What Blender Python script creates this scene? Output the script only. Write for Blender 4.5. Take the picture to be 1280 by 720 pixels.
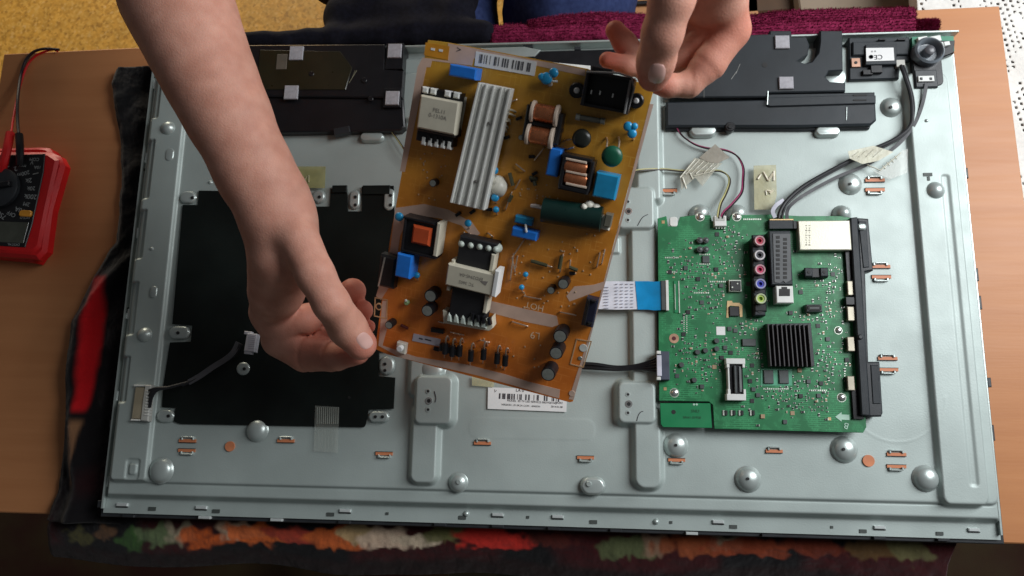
import bpy, bmesh, math, random
import numpy as np
from mathutils import Matrix, Vector, noise
R_ = math.radians
random.seed(7)
for o in list(bpy.data.objects): bpy.data.objects.remove(o)
SC = bpy.context.scene
COL = SC.collection
# ------------------------------------------------------------------ camera
FPX = 898.4
CAMP = Vector((0.04649824, -0.15624669, 0.74145744))
CR = Matrix(((0.9962521, -0.00170073, 0.08648039), (0.01745342, 0.98319403, -0.18172751), (-0.08471793, 0.18255579, 0.9795388)))
cd = bpy.data.cameras.new('camera'); cam = bpy.data.objects.new('camera', cd); COL.objects.link(cam)
cam.matrix_world = Matrix.Translation(CAMP) @ CR.to_4x4()
cd.sensor_width = 36; cd.lens = 36 * FPX / 1280; cd.clip_start = .02; cd.clip_end = 50
SC.camera = cam
cd.dof.use_dof = True; cd.dof.focus_distance = .70; cd.dof.aperture_fstop = 10
# ------------------------------------------------------------------ light: one big window at the right, dim room, added floor fill lamp
w = bpy.data.worlds.new('World'); SC.world = w; w.use_nodes = True
wb = w.node_tree.nodes['Background']; wb.inputs[0].default_value = (.66, .68, .70, 1); wb.inputs[1].default_value = .085
def area(name, loc, tgt, sx, sy, power, col):
    l = bpy.data.lights.new(name, 'AREA'); l.shape = 'RECTANGLE'; l.size = sx; l.size_y = sy; l.energy = power; l.color = col
    o = bpy.data.objects.new(name, l); COL.objects.link(o); o.location = loc
    o.rotation_euler = (Vector(tgt) - Vector(loc)).to_track_quat('-Z', 'Y').to_euler(); return o
area('window_light', (1.05, .38, .90), (-.05, 0, .02), .65, .90, 22.5, (.95, .98, 1.0))
area('floor_fill_light', (-1.1, 2.35, -.05), (-.75, .9, -.8), 1.0, .6, 34, (1.0, .88, .70))  # low fill lamp added to brighten the floor behind the table
SC.view_settings.view_transform = 'Standard'; SC.view_settings.look = 'None'
SC.view_settings.exposure = 0; SC.view_settings.gamma = 1
SC.render.engine = 'CYCLES'
# ------------------------------------------------------------------ frames: a pixel of the photograph's layout met with a real plane
class Frame:
    def __init__(s, T): s.T = T; s.I = T.inverted()
    def at(s, px, py, h=0.):
        d = CR @ Vector(((px - 640) / FPX, -(py - 360) / FPX, -1))
        o = s.I @ CAMP; d = s.I.to_3x3() @ d
        t = (h - o.z) / d.z; return o + d * t
    def sc(s, px, py, h=0., ang=0.):
        c = s.at(px, py, h); T3 = s.T.to_3x3()
        def L(v):
            a = CR.transposed() @ (s.T @ c - CAMP); b = CR.transposed() @ (s.T @ (c + v * .001) - CAMP)
            pa = Vector((a.x / -a.z, a.y / -a.z)) * FPX; pb = Vector((b.x / -b.z, b.y / -b.z)) * FPX
            return .001 / (pb - pa).length
        cu, su = math.cos(ang), math.sin(ang)
        return L(Vector((cu, su, 0))), L(Vector((-su, cu, 0)))
WF = Frame(Matrix.Identity(4))
def U(px, py, z=0.): return WF.at(px, py, z)
# held circuit board plane (pose solved from its four corners)
def boardframe():
    W = .183; k = W / .19
    P = [Vector(p) for p in ((-0.07522643, 0.14586909, 0.21381036), (0.10875641, 0.09968975, 0.22466309), (0.04456404, -0.13927114, 0.09540974), (-0.1394188, -0.0930918, 0.08455701))]
    P = [CAMP + (p - CAMP) * k for p in P]
    u = (P[1] - P[0] + P[2] - P[3]).normalized(); v = (P[0] - P[3] + P[1] - P[2]).normalized()
    n = u.cross(v).normalized(); v = n.cross(u)
    c = sum(P, Vector()) / 4
    T = Matrix((u, v, n)).transposed().to_4x4(); T.translation = c
    return T
BF = Frame(boardframe())
# ------------------------------------------------------------------ mesh builder
class MB:
    def __init__(s, F=WF): s.v = []; s.f = []; s.F = F; s.T = F.T
    def add(s, vs, fs):
        n = len(s.v); s.v += [s.T @ Vector(v) for v in vs]; s.f += [tuple(i + n for i in f) for f in fs]
    def prism(s, pts, z0, z1, ch=0.):
        pts = [Vector((p[0], p[1])) for p in pts]; n = len(pts)
        A = sum(pts[i].x * pts[(i + 1) % n].y - pts[(i + 1) % n].x * pts[i].y for i in range(n))
        if A < 0: pts = pts[::-1]
        rings = [(pts, z0)]
        if ch > 0:
            ins = []
            for i in range(n):
                a, b, c = pts[i - 1], pts[i], pts[(i + 1) % n]
                e1 = (b - a).normalized(); e2 = (c - b).normalized()
                n1 = Vector((-e1.y, e1.x)); n2 = Vector((-e2.y, e2.x)); m = n1 + n2
                q = m.length_squared
                ins.append(b + (m * (2 * ch / q) if q > .2 else n1 * ch))
            rings += [(pts, z1 - ch), (ins, z1)]
        else: rings.append((pts, z1))
        vs = []; fs = []
        for r, z in rings: vs += [(p.x, p.y, z) for p in r]
        for k in range(len(rings) - 1):
            for i in range(n):
                j = (i + 1) % n; fs.append((k * n + i, k * n + j, (k + 1) * n + j, (k + 1) * n + i))
        fs.append(tuple(range(n))[::-1]); fs.append(tuple(range((len(rings) - 1) * n, len(rings) * n)))
        s.add(vs, fs)
    def box(s, c, sx, sy, z0, z1, rot=0., ch=0.):
        cu, su = math.cos(rot), math.sin(rot)
        s.prism([(c[0] + cu * a - su * b, c[1] + su * a + cu * b) for a, b in ((-sx / 2, -sy / 2), (sx / 2, -sy / 2), (sx / 2, sy / 2), (-sx / 2, sy / 2))], z0, z1, ch)
    def bp(s, px, py, wp, hp, z0, z1, rot=0., ch=.0003):      # box given in layout pixels, at its top height
        c = s.F.at(px, py, z1); su, sv = s.F.sc(px, py, z1, rot)
        s.box(c, wp * su, hp * sv, z0, z1, rot, ch)
    def pp(s, pts, z0, z1, ch=.0003): s.prism([s.F.at(a, b, z1) for a, b in pts], z0, z1, ch)
    def rr(s, px, py, wp, hp, z0, z1, r=.3, rot=0., ch=.0006, n=5):   # rounded box
        c = s.F.at(px, py, z1); su, sv = s.F.sc(px, py, z1, rot); a, b = wp * su / 2, hp * sv / 2; r = min(a, b) * r * 2 if r < .51 else min(a, b)
        r = min(r, a * .999, b * .999); P = []
        for k, (cx, cy) in enumerate(((a - r, b - r), (-a + r, b - r), (-a + r, -b + r), (a - r, -b + r))):
            for i in range(n + 1):
                t = math.pi / 2 * (k + i / n); P.append((cx + r * math.cos(t), cy + r * math.sin(t)))
        cu, sn = math.cos(rot), math.sin(rot)
        Q = []
        for x, y in P:
            q = (c.x + cu * x - sn * y, c.y + sn * x + cu * y)
            if not Q or (Vector(q) - Vector(Q[-1])).length > 1e-6: Q.append(q)
        s.prism(Q, z0, z1, min(ch, r * .6))
    def lathe(s, c, prof, n=20, axis='z'):
        vs = []; fs = []; m = len(prof)
        for r, z in prof:
            for i in range(n):
                t = 2 * math.pi * i / n; q = (r * math.cos(t), r * math.sin(t), z)
                if axis == 'x': q = (q[2], q[0], q[1])
                if axis == 'y': q = (q[1], q[2], q[0])
                vs.append((c[0] + q[0], c[1] + q[1], c[2] + q[2]))
        for k in range(m - 1):
            for i in range(n):
                j = (i + 1) % n; fs.append((k * n + i, k * n + j, (k + 1) * n + j, (k + 1) * n + i))
        fs.append(tuple(range(n))[::-1]); fs.append(tuple(range((m - 1) * n, m * n)))
        s.add(vs, fs)
    def cyp(s, px, py, rp, z0, z1, ch=.0003, n=20):           # upright cylinder in layout pixels
        c = s.F.at(px, py, z1); su, _ = s.F.sc(px, py, z1); r = rp * su
        s.lathe((c.x, c.y, 0), [(r, z0), (r, z1 - ch), (max(r - ch, r * .3), z1)], n)
    def dome(s, px, py, rp, z0, h, n=20):
        c = s.F.at(px, py, z0); su, _ = s.F.sc(px, py, z0); r = rp * su
        s.lathe((c.x, c.y, z0), [(r * 1.12, 0), (r, h * .12)] + [(r * math.cos(t), h * (.12 + .88 * math.sin(t))) for t in (.35, .7, 1.05, 1.35)] + [(r * .06, h)], n)
    def sweep(s, pts, sec, up=Vector((0, 0, 1)), sub=6, closed_sec=True):
        P = catmull([Vector(p) for p in pts], sub); vs = []; fs = []; m = len(sec)
        for i, p in enumerate(P):
            t = (P[min(i + 1, len(P) - 1)] - P[max(i - 1, 0)]).normalized()
            side = t.cross(up)
            if side.length < .05: side = t.cross(Vector((1, 0, 0)))
            side.normalize(); nn = side.cross(t).normalized()
            for a, b in sec: vs.append(p + side * a + nn * b)
        for i in range(len(P) - 1):
            for k in range(m):
                l = (k + 1) % m; fs.append((i * m + k, i * m + l, (i + 1) * m + l, (i + 1) * m + k))
        fs.append(tuple(range(m))[::-1]); fs.append(tuple(range((len(P) - 1) * m, len(P) * m)))
        s.add(vs, fs)
    def tube(s, pts, r, n=8, sub=6): s.sweep(pts, [(r * math.cos(2 * math.pi * i / n), r * math.sin(2 * math.pi * i / n)) for i in range(n)], sub=sub)
    def tp(s, pts, r, n=8, sub=6): s.tube([s.F.at(a, b, c) for a, b, c in pts], r, n, sub)   # (px,py,height)
    def wire(s, a, b, r=.0003, n=5): s.tube([a, b], r, n, 1)
def catmull(P, sub):
    if len(P) < 3 or sub <= 1: return P
    out = []
    for i in range(len(P) - 1):
        p0, p1, p2, p3 = P[max(i - 1, 0)], P[i], P[i + 1], P[min(i + 2, len(P) - 1)]
        for k in range(sub):
            t = k / sub
            out.append(.5 * ((2 * p1) + (p2 - p0) * t + (2 * p0 - 5 * p1 + 4 * p2 - p3) * t * t + (3 * p1 - p0 - 3 * p2 + p3) * t ** 3))
    return out + [P[-1]]
WM = {}
def wm(o): return WM.get(o.name, Matrix.Identity(4))
def obj(name, mb, mat, parent=None, ang=38, label=None, recalc=True):
    vs = mb.v; me = bpy.data.meshes.new(name)
    if parent is None:
        xs = [v.x for v in vs]; ys = [v.y for v in vs]; zs = [v.z for v in vs]
        T = Matrix.Translation(((min(xs) + max(xs)) / 2, (min(ys) + max(ys)) / 2, min(zs)))
    else:
        # local origin at the piece itself, parented under its thing
        c = sum(vs, Vector()) / len(vs); T = wm(parent) @ Matrix.Translation(wm(parent).inverted() @ c)
    I = T.inverted(); me.from_pydata([I @ v for v in vs], [], mb.f)
    if recalc:
        bm = bmesh.new(); bm.from_mesh(me); bmesh.ops.recalc_face_normals(bm, faces=bm.faces); bm.to_mesh(me); bm.free()
    me.polygons.foreach_set('use_smooth', [True] * len(me.polygons)); me.set_sharp_from_angle(angle=R_(ang))
    me.materials.append(mat)
    o = bpy.data.objects.new(name, me); COL.objects.link(o)
    if parent is None: o.matrix_world = T
    else: o.parent = parent; o.matrix_local = wm(parent).inverted() @ T
    WM[o.name] = T
    if label: o['label'] = label
    return o
def thing(name, label, cat, T, group=None):
    o = bpy.data.objects.new(name, None); COL.objects.link(o); o.empty_display_size = .02
    if not isinstance(T, Matrix): T = Matrix.Translation(Vector(T))
    o.matrix_world = T; WM[o.name] = T.copy(); o['label'] = label; o['category'] = cat
    if group: o['group'] = group
    return o
def tag(o, label, cat, group=None):
    o['label'] = label; o['category'] = cat
    if group: o['group'] = group
    return o
def stuff(o): o['kind'] = 'stuff'; return o
def dup(o, loc, rz=0., s=1., parent=None):      # copy of a part (and its children) moved to a world spot
    c = o.copy(); COL.objects.link(c); p = parent or o.parent
    T = Matrix.Translation(loc) @ Matrix.Rotation(rz, 4, 'Z') @ Matrix.Scale(s, 4) if not isinstance(loc, Matrix) else loc
    if p: c.parent = p; c.matrix_local = wm(p).inverted() @ T
    else: c.matrix_world = T
    WM[c.name] = T
    for ch in o.children:
        d = ch.copy(); COL.objects.link(d); d.parent = c; WM[d.name] = T @ ch.matrix_local
    return c
# ------------------------------------------------------------------ materials
def mat(name, col, rough=.5, metal=0., var=.12, vs=60, bump=.0, bs=400, col2=None, coat=0., trans=0., alpha=1., sss=0., spec=.5, stretch=None):
    m = bpy.data.materials.new(name); m.use_nodes = True; nt = m.node_tree; N = nt.nodes; Lk = nt.links
    b = N['Principled BSDF']; b.inputs['Roughness'].default_value = rough; b.inputs['Metallic'].default_value = metal
    b.inputs['Specular IOR Level'].default_value = spec; b.inputs['Coat Weight'].default_value = coat; b.inputs['Coat Roughness'].default_value = .2
    b.inputs['Transmission Weight'].default_value = trans; b.inputs['Alpha'].default_value = alpha
    if sss: b.inputs['Subsurface Weight'].default_value = sss; b.inputs['Subsurface Radius'].default_value = (.008, .003, .0015); b.inputs['Subsurface Scale'].default_value = 1
    tc = N.new('ShaderNodeNewGeometry') if False else N.new('ShaderNodeTexCoord')
    mp = N.new('ShaderNodeMapping'); Lk.new(tc.outputs['Object'], mp.inputs[0])
    if stretch: mp.inputs['Scale'].default_value = stretch
    nz = N.new('ShaderNodeTexNoise'); nz.inputs['Scale'].default_value = vs; nz.inputs['Detail'].default_value = 5; Lk.new(mp.outputs[0], nz.inputs[0])
    cr = N.new('ShaderNodeValToRGB'); Lk.new(nz.outputs[0], cr.inputs[0])
    c2 = col2 or tuple(min(1, c * (1 + var)) for c in col); c1 = tuple(c * (1 - var) for c in col) if not col2 else col
    cr.color_ramp.elements[0].position = .35; cr.color_ramp.elements[1].position = .65
    cr.color_ramp.elements[0].color = (*c1, 1); cr.color_ramp.elements[1].color = (*c2, 1)
    Lk.new(cr.outputs[0], b.inputs['Base Color'])
    mr = N.new('ShaderNodeMapRange'); mr.inputs[3].default_value = max(0, rough - .08); mr.inputs[4].default_value = min(1, rough + .1)
    n3 = N.new('ShaderNodeTexNoise'); n3.inputs['Scale'].default_value = vs * 2.3; Lk.new(mp.outputs[0], n3.inputs[0]); Lk.new(n3.outputs[0], mr.inputs[0]); Lk.new(mr.outputs[0], b.inputs['Roughness'])
    if bump:
        n2 = N.new('ShaderNodeTexNoise'); n2.inputs['Scale'].default_value = bs; n2.inputs['Detail'].default_value = 3; Lk.new(mp.outputs[0], n2.inputs[0])
        bu = N.new('ShaderNodeBump'); bu.inputs['Strength'].default_value = bump; bu.inputs['Distance'].default_value = .001; Lk.new(n2.outputs[0], bu.inputs['Height']); Lk.new(bu.outputs[0], b.inputs['Normal'])
    return m
def attrmix(m, attr='Col', fac=1.):
    nt = m.node_tree; b = nt.nodes['Principled BSDF']; src = b.inputs['Base Color'].links[0].from_socket
    a = nt.nodes.new('ShaderNodeVertexColor'); a.layer_name = attr
    mx = nt.nodes.new('ShaderNodeMix'); mx.data_type = 'RGBA'; mx.blend_type = 'MULTIPLY'; mx.inputs[0].default_value = fac
    nt.links.new(src, mx.inputs[6]); nt.links.new(a.outputs[0], mx.inputs[7]); nt.links.new(mx.outputs[2], b.inputs['Base Color'])
    return m
STEEL = mat('galvanised_steel', (.415, .475, .455), .49, .25, .07, 16, .12, 700, spec=.35)
STEEL2 = mat('galvanised_steel_boss', (.50, .56, .54), .36, .5, .05, 40, .05, 900)
CHROME = mat('bright_metal', (.8, .8, .78), .22, .9, .05)
DARK = mat('dark_hole', (.01, .01, .01), .6)
BLK = mat('black_plastic', (.022, .025, .029), .45, 0, .2, 50, .15, 1500)
BLK2 = mat('slate_black_plastic', (.020, .025, .030), .48, 0, .15, 30, .2, 1800, spec=.35)
BLKG = mat('gloss_black_plastic', (.010, .010, .012), .34, spec=.4)
SHEET = mat('black_insulation_sheet', (.006, .009, .008), .5, 0, .5, 12, .1, 300, spec=.25)
ORANGE = mat('orange_film', (.62, .22, .10), .5)
WHITE = mat('white_plastic', (.72, .73, .70), .45, 0, .06, 90)
PAPER = mat('white_paper_label', (.76, .76, .75), .6, 0, .03, 50)
INK = mat('dark_print', (.05, .05, .06), .7)
FOAM = mat('grey_foam_pad', (.42, .41, .44), .9, 0, .1, 300, .5, 2500)
CREAM = mat('cream_tape', (.58, .54, .43), .5, 0, .06, 80)
BLUE = mat('blue_epoxy_box', (.015, .17, .62), .35, 0, .1, 100)
TEAL = mat('teal_blue_box', (.01, .22, .42), .4, 0, .1, 120)
DISC = mat('light_blue_disc', (.02, .30, .58), .3, 0, .1, 100)
COPPER = mat('copper_winding', (.62, .22, .10), .28, .8, .15, 300)
ALU = mat('aluminium_heatsink', (.74, .74, .70), .45, .15, .06, 60, .15, 900, stretch=(1, .15, 1))
LEAD = mat('tinned_wire', (.75, .62, .50), .3, .8, .1)
CAPTOP = mat('capacitor_top', (.42, .44, .40), .3, .7, .1, 300)
PINK = mat('bare_board_strip', (.62, .43, .34), .5, 0, .08, 60, coat=.1)
SILK = mat('pale_silkscreen', (.55, .33, .17), .6)
GREEN = mat('green_varistor', (.008, .09, .05), .35)
DKGREEN = mat('dark_green_sleeve', (.005, .022, .018), .3)
SILI = mat('white_silicone_glue', (.62, .60, .52), .4, 0, .06, 200)
# ------------------------------------------------------------------ grids and fields
def grid_obj(name, X, Y, Z, mat_, cols=None, parent=None, mask=None):
    ny, nx = Z.shape; V = np.stack([X, Y, Z], -1).reshape(-1, 3).astype(np.float32)
    c = V.mean(0); c[2] = V[:, 2].min()
    id_ = np.arange(nx * ny).reshape(ny, nx)
    q = np.stack([id_[:-1, :-1], id_[:-1, 1:], id_[1:, 1:], id_[1:, :-1]], -1).reshape(-1, 4)
    if mask is not None: q = q[mask.reshape(-1)]
    me = bpy.data.meshes.new(name); me.vertices.add(len(V)); me.vertices.foreach_set('co', (V - c).ravel())
    me.loops.add(q.size); me.loops.foreach_set('vertex_index', q.ravel().astype(np.int32))
    me.polygons.add(len(q)); me.polygons.foreach_set('loop_start', np.arange(0, q.size, 4, dtype=np.int32)); me.polygons.foreach_set('loop_total', np.full(len(q), 4, np.int32))
    me.update(); me.polygons.foreach_set('use_smooth', [True] * len(q)); me.materials.append(mat_)
    if cols is not None:
        a = me.color_attributes.new('Col', 'FLOAT_COLOR', 'POINT'); cc = np.ones((len(V), 4), np.float32); cc[:, :3] = cols.reshape(-1, 3); a.data.foreach_set('color', cc.ravel())
    o = bpy.data.objects.new(name, me); COL.objects.link(o); T = Matrix.Translation(Vector([float(k) for k in c])); WM[o.name] = T
    if parent: o.parent = parent; o.matrix_local = wm(parent).inverted() @ T
    else: o.matrix_world = T
    return o
rng = np.random.default_rng(3)
def vnoise(x, y, s, seed=0):      # smooth value noise
    r = np.random.default_rng(seed); G = r.random((256, 256))
    x = x * s + 100; y = y * s + 100; i = np.floor(x).astype(int); j = np.floor(y).astype(int); fx = x - i; fy = y - j
    fx = fx * fx * (3 - 2 * fx); fy = fy * fy * (3 - 2 * fy); g = lambda a, b: G[a % 256, b % 256]
    return (g(i, j) * (1 - fx) + g(i + 1, j) * fx) * (1 - fy) + (g(i, j + 1) * (1 - fx) + g(i + 1, j + 1) * fx) * fy
def sst(x): x = np.clip(x, 0, 1); return x * x * (3 - 2 * x)
def sdrr(x, y, x0, x1, y0, y1, r):
    cx, cy = (x0 + x1) / 2, (y0 + y1) / 2; qx = np.abs(x - cx) - (x1 - x0) / 2 + r; qy = np.abs(y - cy) - (y1 - y0) / 2 + r
    return np.hypot(np.maximum(qx, 0), np.maximum(qy, 0)) + np.minimum(np.maximum(qx, qy), 0) - r
ZT = -.045          # table top height; the chassis' main sheet is z = 0
ZF = -.79           # floor
# ------------------------------------------------------------------ floor
FLOOR = mat('speckled_ochre_floor', (.74, .38, .05), .55, 0, .2, 40)
nt = FLOOR.node_tree; b = nt.nodes['Principled BSDF']; tc = nt.nodes.new('ShaderNodeTexCoord')
v1 = nt.nodes.new('ShaderNodeTexVoronoi'); v1.inputs['Scale'].default_value = 170; nt.links.new(tc.outputs['Object'], v1.inputs[0])
r1 = nt.nodes.new('ShaderNodeValToRGB'); nt.links.new(v1.outputs['Color'], r1.inputs[0])
for p, c in ((.18, (.10, .05, .02)), (.3, (.42, .24, .07)), (.55, (.62, .38, .12)), (.8, (.78, .55, .25))):
    e = r1.color_ramp.elements.new(p); e.color = (c[0], c[1] * .95, c[2] * .6, 1)
r1.color_ramp.elements[0].color = (.16, .04, .02, 1); r1.color_ramp.elements[-1].color = (.8, .62, .36, 1)
mx = nt.nodes.new('ShaderNodeMix'); mx.data_type = 'RGBA'; mx.inputs[0].default_value = .42
nt.links.new(b.inputs['Base Color'].links[0].from_socket, mx.inputs[6]); nt.links.new(r1.outputs[0], mx.inputs[7]); nt.links.new(mx.outputs[2], b.inputs['Base Color'])
mb = MB(); mb.add([(-4, -3, ZF), (4, -3, ZF), (4, 4, ZF), (-4, 4, ZF)], [(0, 1, 2, 3)])
o = obj('floor', mb, FLOOR); o['kind'] = 'structure'
# dark rug under the front of the table
RUG = mat('dark_rug', (.035, .004, .004), .95, 0, .3, 6, .4, 500, col2=(.05, .035, .012))
mb = MB(); mb.prism([(-1.6, -1.4), (1.3, -1.4), (1.3, -.02), (-1.6, -.02)], ZF + .002, ZF + .014, .003)
tag(obj('rug', mb, RUG), 'dark maroon and olive rug on the floor below the front edge of the table', 'rug')
# ------------------------------------------------------------------ table
WOOD = mat('warm_brown_veneer', (.48, .20, .080), .42, 0, .1, 70, .08, 500, spec=.3, col2=(.525, .228, .094), stretch=(.06, 1, 1))
t0 = U(8, 67, ZT); t1 = U(1250, 10, ZT); t2 = U(1288, 300, ZT); yf = U(300, 655, ZT).y + .004
xl = t0.x - .004; xr = t1.x
table = thing('dining_table', 'warm brown wooden table under the opened television', 'table', ((xl + xr) / 2, 0, ZF))
mb = MB(); mb.prism([(xl, t0.y), (xr, t1.y + .003), (xr + .006, yf), (xl, yf)], ZT - .028, ZT, .0015); obj('table_top', mb, WOOD, table)
mb = MB(); mb.box((xl / 2 + xr / 2, (t0.y + yf) / 2), xr - xl - .1, abs(t0.y - yf) - .1, ZT - .10, ZT - .0285); obj('apron', mb, WOOD, table)
for x, y in ((xl + .06, t0.y - .06), (xr - .06, t0.y - .06), (xl + .06, yf + .06), (xr - .06, yf + .06)):
    mb = MB(); mb.box((x, y), .05, .05, ZF, ZT - .029, ch=.003); obj('leg', mb, WOOD, table)
# low shoe-rack rails glimpsed below the front edge
RAIL = mat('olive_painted_rail', (.060, .050, .026), .5, 0, .3, 8)
st = thing('bench', 'dark olive bench with narrow rails, seen under the front of the table', 'bench', (.25, -.42, ZF))
for py, z, hh in ((694, -.38, .012), (703, -.40, .006)):
    a, c = U(615, py - 2, z), U(1180, py + 4, z); mb = MB(); mb.prism([(a.x, a.y), (c.x, c.y), (c.x, c.y - hh), (a.x, a.y - hh)], z - .02, z, .001); obj('rail', mb, RAIL, st)
a, c = U(560, 709, -.42), U(1180, 716, -.42); mb = MB(); mb.prism([(a.x, a.y), (c.x, c.y), (c.x, c.y - .2), (a.x, a.y - .2)], -.44, -.42, .002); obj('seat', mb, RAIL, st)
for x in (a.x + .03, c.x - .03):
    mb = MB(); mb.box((x, a.y - .1), .03, .03, ZF, -.441); obj('leg', mb, RAIL, st)
GREYP = mat('grey_plastic_clip', (.16, .14, .12), .5)
mb = MB(); c = U(838, 704, -.378); mb.rr(838, 704, 20, 22, -.379, -.366, .2, .3, .002)
tag(obj('plastic_clip', mb, GREYP), 'small grey plastic block on the rail below the table edge', 'clip')
# ------------------------------------------------------------------ blanket with printed flowers
def blanket():
    lx = [U(a, b, ZT) for a, b in ((185, 66), (152, 86), (145, 108), (153, 170), (157, 235), (150, 305), (120, 350), (95, 400), (91, 470), (88, 540), (80, 610), (62, 660))]
    ys = np.array([p.y for p in lx])[::-1]; xs = np.array([p.x for p in lx])[::-1]
    ys = np.concatenate([[-.5], ys]); xs = np.concatenate([[xs[0] - .01], xs])
    nx, ny = 620, 360
    s = np.linspace(0, 1, ny); yy = .262 - s * (.262 + .365)      # arc length along y, front part hangs
    X = np.zeros((ny, nx)); Y = np.zeros((ny, nx)); Z = np.zeros((ny, nx)); Cc = np.zeros((ny, nx, 3))
    left = np.interp(yy, ys, xs); right = .452 - .04 * sst((-.2 - yy) / .1)
    t = np.linspace(0, 1, nx) ** 1.0
    X = left[:, None] + (right - left[:, None]) * t[None] if np.ndim(right) == 0 else left[:, None] + (right[:, None] - left[:, None]) * t[None]
    YA = np.repeat(yy[:, None], nx, 1)
    edge = yf - .006
    over = np.maximum(edge - YA, 0)                # length hanging over the front edge
    bend = np.minimum(over, .02)
    wv = .004 * np.sin(X * 23 + 2) + .005 * (vnoise(X, X * 0, 14, 4) - .5)
    o1 = np.minimum(over, .050); o2 = np.maximum(over - .050, 0)
    Y = np.where(over > 0, edge - o1 * .88 - o2 * .12 + wv * sst(over / .03), YA)
    thick = .006 * sst((X - left[:, None]) / .008 + .05)
    fold = .016 * np.exp(-((X - (left[:, None] + .03 + .012 * np.sin(YA * 14))) / .012) ** 2) * sst((.06 - YA) / .1) + .008 * vnoise(X, YA, 30, 5) * sst((-.44 - X) / .02)
    Z = ZT + .002 + thick + fold * (over <= 0) - o1 ** 2 * 6 - o2 * .95 + .0022 * vnoise(X, YA, 90, 6) + .001 * vnoise(X, YA, 420, 9)
    under = (X > -.435) & (YA > -.245); Z = np.where(under, np.minimum(Z, ZT + .011), Z)
    # print
    base = np.zeros((ny, nx, 3)) + np.array([.035, .003, .004])
    n1 = vnoise(X, YA, 26, 11); n2 = vnoise(X, YA, 60, 12); n3 = vnoise(X, YA, 160, 13)
    def paint(m, c): 
        m = np.clip(m, 0, 1)[..., None]; base[:] = base * (1 - m) + np.array(c) * m
    dark = sst((vnoise(X, YA, 13, 15) - .45) * 6); paint(dark, (.004, .003, .004))
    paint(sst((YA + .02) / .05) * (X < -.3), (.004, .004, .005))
    def blob(px, py, rx, ry, c, k=1.):
        p = U(px, py, -.048); yb = edge - (edge - p.y) / .88
        d = ((X - p.x) / (rx * .00105)) ** 2 + ((YA - yb - .004) / (ry * .00085)) ** 2
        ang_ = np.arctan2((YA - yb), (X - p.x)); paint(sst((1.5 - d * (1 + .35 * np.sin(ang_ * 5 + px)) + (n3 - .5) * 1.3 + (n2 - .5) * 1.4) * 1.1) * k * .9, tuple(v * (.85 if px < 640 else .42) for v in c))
    for a in ((105, 672, 14, 14, (.10, .09, .03)), (140, 668, 12, 10, (.16, .08, .04)), (172, 676, 16, 14, (.05, .12, .03)), (205, 672, 22, 12, (.16, .22, .10)), (232, 668, 14, 14, (.42, .36, .24)), (262, 674, 34, 14, (.72, .13, .02)), (300, 668, 26, 13, (.62, .42, .28)), (330, 674, 34, 16, (.80, .16, .03)),
              (375, 672, 30, 12, (.42, .05, .03)), (420, 674, 30, 12, (.66, .14, .03)), (455, 669, 18, 10, (.55, .40, .20)), (490, 674, 26, 12, (.70, .52, .38)), (525, 678, 22, 8, (.62, .50, .36)), (560, 670, 20, 12, (.14, .14, .05)), (615, 676, 40, 14, (.60, .03, .02)), (690, 676, 26, 10, (.18, .03, .02)),
              (785, 684, 26, 11, (.20, .24, .10)), (822, 682, 14, 12, (.55, .34, .22)), (860, 683, 36, 12, (.55, .13, .04)), (905, 682, 14, 9, (.50, .40, .26)), (950, 686, 40, 13, (.50, .09, .03)), (1010, 686, 26, 12, (.30, .05, .02)), (1085, 688, 26, 12, (.22, .12, .04)), (1130, 690, 18, 12, (.26, .24, .10))): blob(*a)
    ry_ = [U(137, 345, ZT), U(128, 430, ZT), U(116, 520, ZT), U(108, 570, ZT), U(100, 612, ZT)]
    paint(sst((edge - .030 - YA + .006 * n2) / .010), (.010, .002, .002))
    xb = np.interp(-YA, [-p.y for p in ry_], [p.x for p in ry_]); hw = np.interp(-YA, [-p.y for p in ry_], [.016, .013, .008, .006, .003])
    paint(sst((1 - np.abs(X - xb) / hw) * 1.5 + (n2 - .5) * .4) * sst((ry_[0].y - YA) / .008) * sst((YA - ry_[2].y) / .01), (.50, .006, .010))
    paint(sst((1 - np.abs(X - xb) / hw) * 2) * sst((ry_[2].y - YA) / .01) * sst((YA - ry_[4].y) / .01), (.20, .10, .05))
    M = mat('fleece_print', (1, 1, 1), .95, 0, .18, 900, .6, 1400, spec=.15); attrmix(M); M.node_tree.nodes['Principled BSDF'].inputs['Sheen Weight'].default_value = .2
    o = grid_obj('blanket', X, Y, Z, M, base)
    o.modifiers.new('thickness', 'SOLIDIFY').thickness = .003; o.modifiers[0].offset = 1
    tag(o, 'dark fleece blanket with orange and cream flowers under the television', 'blanket')
blanket()
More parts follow.
